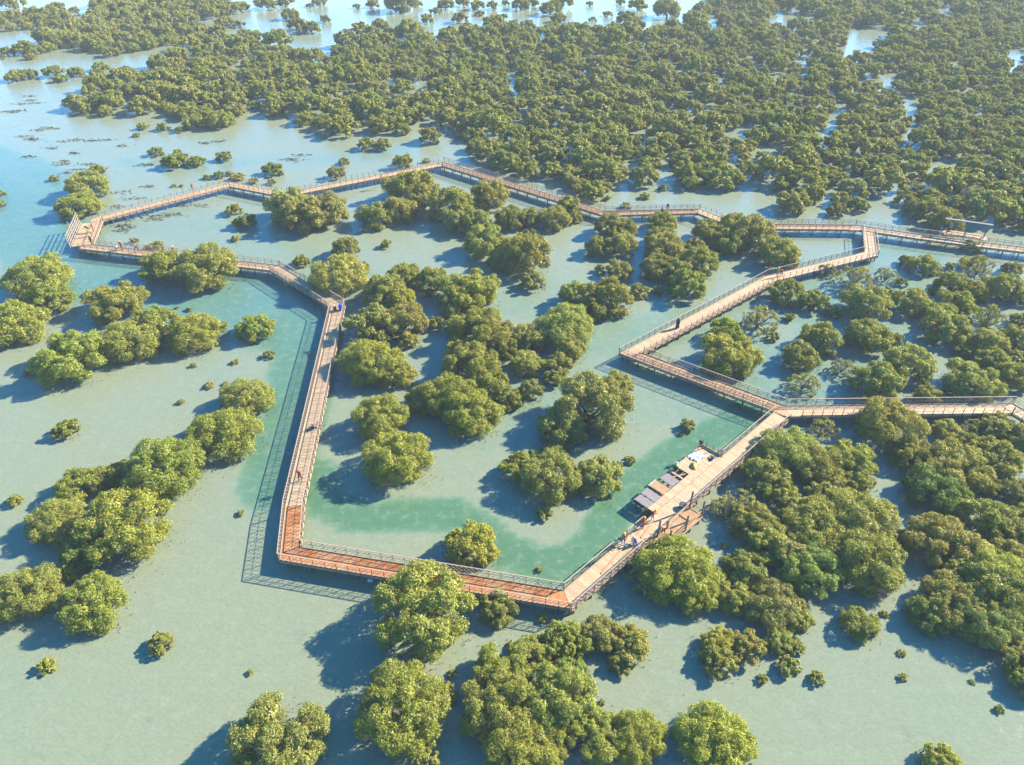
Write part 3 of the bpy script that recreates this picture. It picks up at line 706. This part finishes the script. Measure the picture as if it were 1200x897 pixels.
def forest_mass():
    me = bpy.data.meshes.new('mangrove_forest'); me.from_pydata([(x, y, 0) for x, y, R in rest], [], [])
    a = me.attributes.new('size', 'FLOAT_VECTOR', 'POINT')
    a.data.foreach_set('vector', np.array([(R, R * RF.uniform(.9, 1.1), R * RF.uniform(.85, 1.25)) for x, y, R in rest], np.float32).ravel())
    a = me.attributes.new('turn', 'FLOAT', 'POINT'); a.data.foreach_set('value', np.array([RF.uniform(0, 6.28) for _ in rest], np.float32))
    a = me.attributes.new('pick', 'INT', 'POINT'); a.data.foreach_set('value', np.array([RF.randrange(5) for _ in rest], np.int32))
    ob = tag(link('mangrove_forest', me), 'closed olive green mangrove forest stretching away beyond its front rows', 'forest', None, 'stuff')
    ng = bpy.data.node_groups.new('forest', 'GeometryNodeTree')
    ng.interface.new_socket('Geometry', in_out='INPUT', socket_type='NodeSocketGeometry'); ng.interface.new_socket('Geometry', in_out='OUTPUT', socket_type='NodeSocketGeometry')
    nd, ln = ng.nodes, ng.links
    gi, go = nd.new('NodeGroupInput'), nd.new('NodeGroupOutput')
    jn = nd.new('GeometryNodeGeometryToInstance')
    src = {}
    for o in C.objects:                       # crowns of standing trees serve as the pattern
        if o.type == 'MESH' and o.data in MID[:5] and o.data not in src: src[o.data] = o
    for o in src.values():
        oi = nd.new('GeometryNodeObjectInfo'); oi.transform_space = 'ORIGINAL'; oi.inputs['Object'].default_value = o
        ln.new(oi.outputs['Geometry'], jn.inputs[0])
    ip = nd.new('GeometryNodeInstanceOnPoints'); ip.inputs['Pick Instance'].default_value = True
    def attr(nm, ty):
        n = nd.new('GeometryNodeInputNamedAttribute'); n.data_type = ty; n.inputs[0].default_value = nm; return n.outputs[0]
    ln.new(gi.outputs[0], ip.inputs['Points']); ln.new(jn.outputs[0], ip.inputs['Instance'])
    ln.new(attr('pick', 'INT'), ip.inputs['Instance Index']); ln.new(attr('size', 'FLOAT_VECTOR'), ip.inputs['Scale'])
    cx = nd.new('ShaderNodeCombineXYZ'); ln.new(attr('turn', 'FLOAT'), cx.inputs[2]); ln.new(cx.outputs[0], ip.inputs['Rotation'])
    ln.new(ip.outputs[0], go.inputs[0])
    ob.modifiers.new('forest', 'NODES').node_group = ng
forest_mass()

# ------------------------------------------------------------------ work platform, viewing bay, lattice screen, shelter
key_, A0, T0, N0, L0 = FR['C2CE'][:5]
RZ0 = math.atan2(T0.y, T0.x)
def cw(t, n, z=DZ): return Vector((A0.x + T0.x * t + N0.x * n, A0.y + T0.y * t + N0.y * n, z))
R3 = random.Random(5)
def planks(mb, t0, t1, n0, n1, z, pw=.155):
    s = t0
    while s < t1 - .03:
        q = min(s + pw - .014, t1); o = R3.uniform(-.015, .015)
        mb.box(((s + q) / 2, (n0 + n1) / 2 + o, z - .022 + R3.uniform(-.003, .003)), (q - s, n1 - n0, .045)); s += pw
def piles(root, pts):
    for t, n in pts: link('pile', pile_me, root, (t, n, 0))
wp = tag(empty('work_platform', (A0.x, A0.y, 0), RZ0), 'unfinished wide platform with grey panels and open bays beside the sunlit diagonal', 'platform')
mb = MB(); planks(mb, 14.8, 27.3, 1.07, 1.98, DZ - .012); planks(mb, 22.3, 27.3, 2.0, 3.85, DZ - .016)
tag(mb.build('deck_planks', M['tan_deck'], wp), kind='stuff')
for i, (t, ln, n0, n1, m, tilt) in enumerate([(14.75, 1.05, 2.0, 3.75, 'grey_panel', 0), (15.98, 1.15, 2.0, 3.85, 'grey_panel', 0), (17.55, 1.2, 2.0, 3.95, 'old_deck', .02), (19.3, 1.25, 2.02, 3.8, 'grey_panel', -.02), (21.0, .22, 2.0, 3.9, 'tan_deck', 0)]):
    mb = MB(); mb.box((0, 0, 0), (ln, n1 - n0, .07)); k = -ln / 2 + .12
    while k < ln / 2 - .05: mb.box((k, 0, .041), (.022, (n1 - n0) * .98, .012)); k += .19
    o = mb.build('panel', M[m], wp); o.location = (t + ln / 2, (n0 + n1) / 2, DZ + .01 + .015 * i); o.rotation_euler = (tilt, 0, tilt * 2)
mb = MB(); mb.bar((17.5, 3.98, DZ + .05), (18.8, 3.98, DZ + .05), .08, .10); mb.build('edge_board', M['sheet'], wp)
for n in (1.95, 2.6, 3.25, 3.85):
    mb = MB(); mb.bar((14.6, n, DZ - .16), (27.2, n, DZ - .16), .09, .20); mb.build('joist', M['post'], wp)
for t in (14.7, 16, 17.4, 19, 20.8, 22.2):
    mb = MB(); mb.bar((t, 1.2, DZ - .34), (t, 3.95, DZ - .34), .09, .14); mb.build('cross_joist', M['post'], wp)
mb = MB(); mb.bar((27.38, 1.1, DZ + .10), (27.38, 3.95, DZ + .10), .06, .26); mb.build('end_board', M['old_deck'], wp)
for t, n in ((27.5, 3.7), (27.5, 3.2), (27.55, 2.3), (27.5, 1.6), (27.5, 1.35), (27.5, 1.1)):
    mb = MB(); mb.bar((t, n, DZ - .3), (t, n, DZ + .85), .06); mb.build('post', M['post'], wp)
piles(wp, [(t, n) for t in (15, 18, 21, 24, 27) for n in (2.1, 3.6)])
vb = tag(empty('viewing_bay', (A0.x, A0.y, 0), RZ0), 'small timber bay with tall brown posts jutting out opposite the work platform', 'viewing bay')
mb = MB(); planks(mb, 11.9, 18.05, -2.72, -1.12, DZ - .03); tag(mb.build('deck_planks', M['old_deck'], vb), kind='stuff')
for p, q in (((11.9, -2.76), (18.1, -2.76)), ((18.1, -2.76), (18.1, -1.12))):
    mb = MB(); mb.bar((*p, DZ - .12), (*q, DZ - .12), .05, .30); mb.build('fascia_board', M['fascia'], vb)
for t, n, h in ((18.0, -1.16, 2.6), (18.0, -2.68, 2.3), (15.1, -2.68, 2.3), (14.0, -1.16, 1.2), (12.4, -1.16, 2.5), (12.2, -2.68, 2.4)):
    mb = MB(); mb.bar((t, n, DZ - .3), (t, n, DZ + h), .15); mb.build('post', M['pergola'], vb)
for p, q, z in (((12.4, -1.16), (18.0, -1.16), .98), ((13.2, -1.02), (18.0, -1.12), .55), ((12.2, -2.68), (18.0, -2.68), .95), ((18.0, -2.68), (18.0, -1.16), .95), ((12.2, -2.68), (18.0, -2.68), .5)):
    mb = MB(); mb.bar((*p, DZ + z), (*q, DZ + z), .07, .10); mb.build('rail', M['old_deck'], vb)
piles(vb, [(t, -2.55) for t in (12.3, 14.3, 16.3, 17.9)])

_, An, Tn, Nn_, Ln_ = FR['NW1NW2'][:5]
ls = tag(empty('lattice_screen', (An.x, An.y, 0), math.atan2(Tn.y, Tn.x)), 'tall pale timber lattice screen with pointed end posts beside the crowded landing', 'lattice screen')
mb = MB(); planks(mb, 1.0, 10.6, -2.55, -1.12, DZ - .02); tag(mb.build('deck_planks', M['pink_deck'], ls), kind='stuff')
for k in range(6):
    t = 1.0 + k * 1.92; lean = -.35
    mb = MB(); mb.tube([(t, -2.6, -.6), (t, -2.6 + lean * .4, DZ), (t + (.25 if k == 0 else 0), -2.6 + lean, DZ + (3.0 if k in (0, 3) else 2.1))], [.09, .08, .05], 6); mb.build('post', M['screen_wood'], ls)
for k in range(5):
    z = DZ + .15 + k * .46
    mb = MB(); mb.bar((1.0, -2.63 - .1 * k * .6, z), (10.6, -2.63 - .1 * k * .6, z), .05, .10); mb.build('lattice_rail', M['screen_wood'], ls)
for k in range(17):
    t = 1.2 + k * .57
    mb = MB(); mb.bar((t, -2.66, DZ), (t, -2.95, DZ + 2.1), .09, .03); mb.build('lattice_slat', M['screen_wood'], ls)

sa, sb = at(1130, 276.0, DZ), at(1152, 279.2, DZ)
sd = (sb - sa); Ls_ = sd.length; srz = math.atan2(sd.y, sd.x)
sh = tag(empty('walk_shelter', (sa.x, sa.y, 0), srz), 'open shelter with narrow flat grey roof on thin dark posts beside the boardwalk', 'shelter')
for t in (-2.9, 0, Ls_):
    mb = MB(); mb.bar((t, 0, DZ - 1.5), (t, 0, DZ + 2.55), .16); mb.build('post', M['pergola'], sh)
    mb = MB(); mb.bar((t, -.45, DZ + 2.5), (t, .45, DZ + 2.5), .10, .14); mb.build('bracket', M['pergola'], sh)
mb = MB(); mb.box((Ls_ / 2 - 1.6, 0, DZ + 2.62), (Ls_ + 4.6, .55, .10)); mb.build('roof', M['pergola_roof'], sh)
mb = MB(); mb.box((Ls_ / 2 - 1.4, .05, DZ + .42), (Ls_ + 2.2, .42, .06)); mb.build('bench_seat', M['old_deck'], sh)
mb = MB(); mb.box((Ls_ / 2 - 1.4, -.1, DZ - .07), (Ls_ + 4.0, 1.5, .10)); mb.build('floor_board', M['pink_deck'], sh)

# ------------------------------------------------------------------ things lying about
def crumple(name, size, mat, loc, rz, label, cat, amp=.06, seed=1, thick=0.0):
    R = random.Random(seed); n = 9; mb = MB(); V = []
    for j in range(n):
        for i in range(n):
            u, v = i / (n - 1) - .5, j / (n - 1) - .5
            e = 1 - .25 * R.random() * (max(abs(u), abs(v)) > .45)
            dome = thick * max(0, 1 - (2 * u) ** 2) * max(0, 1 - (2 * v) ** 2)
            V.append((u * size[0] * e, v * size[1] * e, .012 + abs(R.gauss(0, amp)) + dome))
    V += [(x, y, 0.004) for x, y, z in V]
    F = [(j * n + i, j * n + i + 1, (j + 1) * n + i + 1, (j + 1) * n + i) for j in range(n - 1) for i in range(n - 1)]
    F += [tuple(k + n * n for k in f[::-1]) for f in F]
    mb.add(V, F); o = mb.build(name, M[mat], None); o.location = loc; o.rotation_euler = (0, 0, rz)
    return tag(o, label, cat)
crumple('plastic_sheet', (2.0, 1.5), 'sheet', cw(25.4, 3.0, DZ - .012), RZ0, 'crumpled white plastic sheet spread on the work platform', 'plastic sheet', .08, 3)
crumple('cement_bag', (1.3, .7), 'yellow', cw(23.8, 2.35, DZ - .012), RZ0 + .5, 'slumped yellow sack beside the white plastic sheet', 'sack', .03, 4, .30)
crumple('tool_sheet', (.9, .6), 'bucket', cw(26.3, 1.7, DZ - .012), RZ0 + .2, 'small dark heap of tools near the platform end board', 'tool heap', .09, 6)
crumple('cloth_bundle', (.8, .6), 'sheet', cw(9.9, -.62, DZ - .012), RZ0, 'pale cloth bundle on the deck beside the crouching worker', 'bundle', .08, 8, .15)
bk = tag(empty('mortar_tub', cw(17.6, -.55, DZ - .012)), 'round black tub standing by the tall bay post', 'tub')
mb = MB(); mb.tube([(0, 0, 0), (0, 0, .02), (0, 0, .42)], [.30, .33, .42], 14); tw_ = mb.build('tub_wall', M['bucket'], bk)
mb = MB(); mb.tube([(0, 0, .42), (0, 0, .46)], [.45, .45], 14); mb.build('rim', M['bucket'], tw_)
for i, (t0, n0, t1, n1) in enumerate(((4.6, -.2, 8.4, .35), (5.2, -.75, 9.2, -.25), (10.2, .4, 13.5, .75), (11.0, -.1, 13.0, .3), (20.6, 2.9, 22.0, 2.2))):
    mb = MB(); a, b = cw(t0, n0, DZ + .035), cw(t1, n1, DZ + .035); mb.bar(a, b, .14, .05)
    tag(mb.build('timber_board', M['old_deck'], None), ('loose timber board lying on the sunlit diagonal' if i < 4 else 'single timber board bridging an open platform bay'), 'board', 'loose timber boards' if i < 4 else None)
bl = tag(empty('barrel', at(400.0, 363.6, DZ)), 'blue plastic barrel standing at the sharp bend of the boardwalk', 'barrel')
mb = MB(); mb.tube([(0, 0, 0), (0, 0, .05), (0, 0, .35), (0, 0, .40), (0, 0, .75), (0, 0, .80), (0, 0, 1.0), (0, 0, 1.05)], [.27, .31, .31, .33, .33, .31, .30, .26], 16); bb_ = mb.build('barrel_body', M['barrel_blue'], bl)
mb = MB(); mb.tube([(0, 0, 1.05), (0, 0, 1.09)], [.28, .27], 16); mb.build('barrel_lid', M['barrel_blue'], bb_)
fl = tag(empty('mooring_float', at(434, 681, 0)), 'small white float bobbing under the outer side of the orange straight', 'float')
mb = MB(); mb.tube([(-.28, 0, .08), (-.22, 0, .08), (.18, 0, .10), (.30, 0, .10)], [.06, .17, .19, .05], 10); fb_ = mb.build('float_body', M['white_buoy'], fl)
mb = MB(); mb.tube([(.02, 0, .26), (.02, 0, .36)], [.05, .03], 8); mb.build('eyelet', M['bucket'], fb_)

# seagrass: low dark tufts breaking the shallow water
SG = [(32,160),(38,163),(76,166),(90,164),(110,165),(124,164),(87,180),(77,189),(33,184),(145,171),(95,199),(78,203),(113,199),(120,198),(167,194),(176,193),(173,219),(157,233),(137,242),(137,226),(145,265),(140,264),(150,267),(143,271),(184,257),(180,254),(196,252),(204,252),(212,241),(236,241),(150,258),(128,259),
 (25,122),(35,118),(55,150),(8,131),(14,132),(20,130),(33,113),(42,121),(60,151),(37,164),(240,168),(258,166),(352,182),(340,187),(346,188),(120,135),(45,153),(70,193),(100,210),(60,174),(102,193)]
def seagrass():
    rg = np.random.default_rng(8); P = []
    for x, y in SG:
        c = at(x, y); n = 26; a = rg.normal(size=(n, 2)) * np.array([.7 + rg.random() * .7, .4])
        P.append(np.column_stack([c.x + a[:, 0], c.y + a[:, 1], rg.uniform(.01, .07, n)]))
    P = np.concatenate(P); nn = rg.normal(size=P.shape) * .35 + np.array([0, 0, 1]); nn /= np.linalg.norm(nn, axis=1)[:, None]
    V = leaf_quads(P, nn, .42, rg, 2.0); V[:, 2] = np.maximum(V[:, 2], .006)
    me = bpy.data.meshes.new('seagrass'); me.from_pydata(V.tolist(), [], np.arange(len(V)).reshape(-1, 4).tolist()); me.update()
    me.materials.append(mat_plain('seagrass', (.060, .068, .042), .8, .35, 1.2))
    tag(link('seagrass', me), 'low dark seagrass tufts scattered over the shallow pale water', 'seagrass', None, 'stuff')
seagrass()

# breathing roots: short dark stubs in the shallows round the nearer crowns
def breathing_roots():
    rg = np.random.default_rng(17); V = []; F = []
    for x, y, R in PLACED:
        if y > 120 or R < 1.2: continue
        for _ in range(int(26 * R)):
            a = rg.uniform(0, 6.283); d = R * (.80 + abs(rg.normal()) * .26); px, py = x + math.cos(a) * d, y + math.sin(a) * d
            h = rg.uniform(.10, .30); w = rg.uniform(.025, .05); k = len(V); l = rg.normal(size=2) * .05
            V += [(px - w, py - w, -.02), (px + w, py - w, -.02), (px, py + w, -.02), (px + l[0], py + l[1], h)]
            F += [(k, k + 1, k + 3), (k + 1, k + 2, k + 3), (k + 2, k, k + 3)]
    me = bpy.data.meshes.new('breathing_roots'); me.from_pydata(V, [], F); me.update(); me.materials.append(M['bark'])
    tag(link('breathing_roots', me), 'short dark breathing roots poking from the shallows round the crowns', 'roots', None, 'stuff')
breathing_roots()

# ------------------------------------------------------------------ people
def cloth(name, c): return mat_plain(name, tuple(a * .62 for a in c), .85, .15, 6)
CL = {k: cloth('cloth_' + k, v) for k, v in dict(red=(.40, .022, .018), orange=(.62, .13, .02), blue=(.03, .06, .30), navy=(.014, .014, .045), green=(.11, .40, .06), white=(.62, .62, .60),
      black=(.015, .015, .017), khaki=(.24, .19, .12), yellow=(.62, .42, .03), grey=(.16, .16, .17), pink=(.45, .16, .15)).items()}
CL['skin'] = mat_plain('skin', (.15, .08, .05), .6, .1, 6); CL['shoe'] = cloth('shoe', (.03, .025, .02)); CL['hair'] = cloth('hair', (.012, .010, .009))
def skeleton(pose):
    # joints in metres, facing +Y; x to the person's right
    if pose == 'stand':
        J = dict(pel=(0, 0, .95), chest=(0, .01, 1.28), neck=(0, 0, 1.47), hR=(.10, 0, .90), kR=(.12, .03, .49), aR=(.12, -.02, .09), tR=(.13, .14, .035), hL=(-.10, 0, .90), kL=(-.12, .02, .49), aL=(-.13, -.02, .09), tL=(-.14, .14, .035),
                 sR=(.19, 0, 1.41), eR=(.26, -.03, 1.13), wR=(.27, .10, .90), sL=(-.19, 0, 1.41), eL=(-.26, -.02, 1.13), wL=(-.27, .08, .89), head=(0, .03, 1.60), top=(0, .02, 1.70))
    elif pose == 'walk':
        J = dict(pel=(0, 0, .93), chest=(0, .05, 1.26), neck=(0, .06, 1.45), hR=(.10, 0, .88), kR=(.11, .20, .50), aR=(.11, .24, .10), tR=(.12, .40, .05), hL=(-.10, 0, .88), kL=(-.11, .00, .47), aL=(-.11, -.24, .13), tL=(-.12, -.10, .04),
                 sR=(.19, .05, 1.39), eR=(.27, -.10, 1.13), wR=(.26, -.02, .90), sL=(-.19, .05, 1.39), eL=(-.27, .14, 1.14), wL=(-.25, .34, 1.02), head=(0, .10, 1.58), top=(0, .10, 1.68))
    elif pose == 'bend':
        J = dict(pel=(0, -.12, .88), chest=(0, .20, 1.08), neck=(0, .38, 1.14), hR=(.10, -.12, .83), kR=(.13, .04, .46), aR=(.14, -.06, .09), tR=(.15, .10, .035), hL=(-.10, -.12, .83), kL=(-.13, .02, .46), aL=(-.14, -.08, .09), tL=(-.15, .08, .035),
                 sR=(.19, .32, 1.10), eR=(.24, .42, .84), wR=(.16, .58, .68), sL=(-.19, .32, 1.10), eL=(-.24, .42, .84), wL=(-.14, .60, .66), head=(0, .50, 1.20), top=(0, .58, 1.24))
    elif pose == 'crouch':
        J = dict(pel=(0, -.15, .32), chest=(0, .06, .62), neck=(0, .14, .80), hR=(.10, -.13, .30), kR=(.20, .26, .48), aR=(.16, .02, .09), tR=(.18, .17, .035), hL=(-.10, -.13, .30), kL=(-.20, .26, .46), aL=(-.16, .02, .09), tL=(-.18, .17, .035),
                 sR=(.19, .10, .74), eR=(.27, .28, .52), wR=(.16, .46, .34), sL=(-.19, .10, .74), eL=(-.27, .28, .52), wL=(-.14, .46, .30), head=(0, .22, .92), top=(0, .24, 1.02))
    else:  # sit
        J = dict(pel=(0, -.10, .13), chest=(0, -.10, .46), neck=(0, -.04, .65), hR=(.10, -.08, .12), kR=(.14, .32, .30), aR=(.14, .66, .08), tR=(.15, .76, .18), hL=(-.10, -.08, .12), kL=(-.14, .36, .16), aL=(-.14, .74, .07), tL=(-.15, .84, .17),
                 sR=(.19, -.07, .59), eR=(.28, .02, .34), wR=(.22, .24, .28), sL=(-.19, -.07, .59), eL=(-.27, -.22, .34), wL=(-.28, -.32, .06), head=(0, .02, .78), top=(0, .03, .88))
    rad = dict(pel=.135, chest=.155, neck=.06, hR=.095, kR=.062, aR=.045, tR=.036, hL=.095, kL=.062, aL=.045, tL=.036, sR=.07, eR=.045, wR=.030, sL=.07, eL=.045, wL=.030, head=.095, top=.07)
    E = [('pel', 'chest', 't'), ('chest', 'neck', 't'), ('neck', 'head', 's'), ('head', 'top', 'h')]
    for d in 'RL':
        E += [('pel', 'h' + d, 'b'), ('h' + d, 'k' + d, 'b'), ('k' + d, 'a' + d, 'b'), ('a' + d, 't' + d, 'f'), ('chest', 's' + d, 't'), ('s' + d, 'e' + d, 't'), ('e' + d, 'w' + d, 't')]
        w, e = Vector(J['w' + d]), Vector(J['e' + d]); u = (w - e).normalized(); sx = u.cross(Vector((0, 1, .3))).normalized(); dn = u.cross(sx)
        J['p' + d] = tuple(w + u * .07); rad['p' + d] = .030; E.append(('w' + d, 'p' + d, 's'))
        for i, (o, ln) in enumerate(((-.030, .060), (-.010, .075), (.010, .070), (.030, .055))):     # four fingers, slightly curled
            a, b = f'f{i}{d}', f'g{i}{d}'
            J[a] = tuple(w + u * (.07 + ln * .6) + sx * o); J[b] = tuple(w + u * (.07 + ln) + sx * o * 1.05 + dn * .025); rad[a] = .0095; rad[b] = .008
            E += [('p' + d, a, 's'), (a, b, 's')]
        J['u' + d] = tuple(w + u * .05 + sx * -.050 + dn * .01); J['v' + d] = tuple(w + u * .085 + sx * -.060 + dn * .03); rad['u' + d] = .011; rad['v' + d] = .009
        E += [('w' + d, 'u' + d, 's'), ('u' + d, 'v' + d, 's')]
    hd = Vector(J['head']); fw = Vector((0, 1, 0)); J['nose'] = tuple(hd + fw * .115); rad['nose'] = .018; E.append(('head', 'nose', 's'))
    return J, rad, E
def body_mesh(pose):
    J, rad, E = skeleton(pose); names = list(J); ix = {n: i for i, n in enumerate(names)}
    me = bpy.data.meshes.new('body'); me.from_pydata([J[n] for n in names], [(ix[a], ix[b]) for a, b, _ in E], []); me.update()
    o = bpy.data.objects.new('tmp', me); C.objects.link(o)
    o.modifiers.new('skin', 'SKIN')
    for n in names:
        sv = me.skin_vertices[0].data[ix[n]]; sv.radius = (rad[n], rad[n] * (.78 if n in ('chest', 'pel') else 1)); sv.use_root = n == 'pel'
    o.modifiers.new('sub', 'SUBSURF').levels = 1
    dg = bpy.context.evaluated_depsgraph_get(); out = bpy.data.meshes.new_from_object(o.evaluated_get(dg)); out.name = 'body'
    bpy.data.objects.remove(o); bpy.data.meshes.remove(me)
    out.materials.clear()
    for _ in range(5): out.materials.append(CL['skin'])
    code = dict(s=0, t=1, b=2, f=3, h=4); seg = [(Vector(J[a]), Vector(J[b]), code[c]) for a, b, c in E]
    for p in out.polygons:
        c = p.center; best = 9e9; mi = 0
        for a, b, k in seg:
            ab = b - a; t = max(0, min(1, (c - a).dot(ab) / ab.length_squared)); dd = (a + ab * t - c).length
            if dd < best: best, mi = dd, k
        p.material_index = mi; p.use_smooth = True
    return out, Vector(J['head']), Vector(J['top'])
BODY = {}
hat_me = MB(); hat_me.tube([(0, 0, -.02), (0, 0, .0)], [.155, .15], 12); hat_me.tube([(0, 0, 0), (0, 0, .05), (0, 0, .09), (0, 0, .12)], [.125, .12, .085, .02], 12); hat_me = hat_me.mesh('hard_hat', CL['yellow'])
def person(px, py, pose, top, legs, hat, face, label, z=DZ, pos=None, robe=False):
    if pose not in BODY: BODY[pose] = body_mesh(pose)
    me, hd, tp = BODY[pose]
    p = pos if pos is not None else at(px, py, z)
    root = tag(empty('person', p, face), label, 'person')
    b = link('body', me, root)
    for i, m in enumerate(('skin', top, legs, 'shoe', 'hair')):
        b.material_slots[i].link = 'OBJECT'; b.material_slots[i].material = CL[m]
    if hat:
        o = link('hard_hat', hat_me, b, hd + Vector((0, -.01, .065))); o.material_slots[0].link = 'OBJECT'; o.material_slots[0].material = CL[hat]
    if robe:
        mb = MB(); mb.tube([(0, 0, .04), (0, 0, .5), (0, 0, .95), (0, 0, 1.30), (0, 0, 1.46)], [.30, .25, .21, .20, .10], 14); mb.build('robe', CL[top], b)
        mb = MB(); mb.tube([(0, -.01, 1.40), (0, .0, 1.52), (0, 0, 1.62), (0, 0, 1.73)], [.17, .135, .125, .03], 12); mb.build('headscarf', CL[top], b)
    return root
zc = DZ - .012
person(730, 638, 'stand', 'orange', 'blue', 'yellow', 2.6, 'standing worker in orange top and blue trousers leaning near the platform rail', zc)
person(753, 619, 'stand', 'red', 'red', 'yellow', -2.2, 'standing worker in red coveralls and yellow hard hat at the rail gap', zc)
person(764.5, 611, 'bend', 'orange', 'white', 'yellow', -.6, 'bending worker in orange top and pale trousers beside the grey panels', zc)
person(777, 625, 'bend', 'khaki', 'red', 'khaki', 2.2, 'bending worker with khaki hat inside the viewing bay', zc)
person(744, 638, 'crouch', 'blue', 'white', 'white', 1.0, 'crouching worker in blue and white next to the pale bundle', zc)
person(0, 0, 'crouch', 'green', 'black', 'white', -.9, 'crouching worker in green vest and white hard hat at the platform edge', pos=cw(21.6, 3.5, DZ + .06))
person(0, 0, 'walk', 'black', 'orange', None, 2.4, 'dark-clad figure striding at the outer platform corner', pos=cw(26.6, 3.5, zc))
person(352.6, 563, 'walk', 'red', 'black', None, 2.9, 'walker in red shirt and black trousers on the netted straight')
person(367, 503, 'sit', 'blue', 'navy', None, 1.9, 'person in blue sitting on the deck of the netted straight')
person(373.5, 500, 'sit', 'pink', 'grey', None, -1.6, 'person in pink sitting on the deck of the netted straight')
person(393.3, 365, 'crouch', 'red', 'red', 'white', .6, 'crouching worker in red with white hat beside the blue barrel')
person(793.6, 384.8, 'stand', 'navy', 'navy', None, 2.6, 'person in long dark robe walking the smooth tan diagonal', robe=True)
person(910.5, 324.3, 'stand', 'green', 'grey', 'white', .5, 'worker in green vest and white hard hat on the tan walk')
person(915.3, 323.6, 'bend', 'red', 'red', 'orange', 2.5, 'worker bending in red clothes beside the green-vested worker')
person(781.6, 248, 'stand', 'black', 'khaki', None, 0, 'dark-clad standing figure on the level straight')
person(776.5, 249, 'crouch', 'black', 'black', None, 1.5, 'dark-clad crouching figure on the level straight')
person(446.6, 214.3, 'walk', 'red', 'white', None, -1.2, 'walker in red top and white trousers on the pinkish diagonal')
person(226.5, 224.4, 'stand', 'red', 'red', None, .8, 'person in red standing on the pink straight before the shallow bend')
person(143.4, 293.0, 'stand', 'red', 'red', 'yellow', -.4, 'tall worker in red coveralls and yellow hat past the landing')
person(137.8, 293.3, 'crouch', 'white', 'khaki', None, .9, 'crouching person in white next to the tall red worker')
person(163, 295.6, 'bend', 'navy', 'red', None, 2.0, 'person in dark top and red trousers bending at the netted rail')
person(205, 299.2, 'stand', 'red', 'grey', 'white', 1.0, 'person in red top seen just above the mangrove on the pale straight')
person(262.5, 306.3, 'stand', 'red', 'navy', None, -.4, 'person in red above the broad mangrove of the pale straight')
person(103.8, 272.5, 'bend', 'black', 'red', 'white', 1.2, 'bending worker with black top and white hat on the crowded landing')
person(110.2, 272.0, 'stand', 'red', 'red', None, -1.3, 'worker in red standing at the inner rail of the crowded landing')
person(108, 277, 'bend', 'yellow', 'orange', 'yellow', 1.7, 'worker in yellow bending in the middle of the crowded landing')
person(107.8, 286.5, 'stand', 'navy', 'navy', None, 2.8, 'dark-clad person standing apart on the crowded landing')

# ------------------------------------------------------------------ thin sea air between the camera and the far forest
mb = MB(); mb.box((0, 2800, 32), (12400, 6800, 68))
m, nt, out = newmat('haze'); v = N(nt, 'ShaderNodeVolumePrincipled'); v.inputs['Color'].default_value = (.9, .94, 1, 1); v.inputs['Density'].default_value = HAZE
v.inputs['Anisotropy'].default_value = 0
nt.links.new(v.outputs[0], out.inputs['Volume'])
tag(mb.build('haze', m), 'thin pale sea haze over the lagoon', 'haze', None, 'stuff')
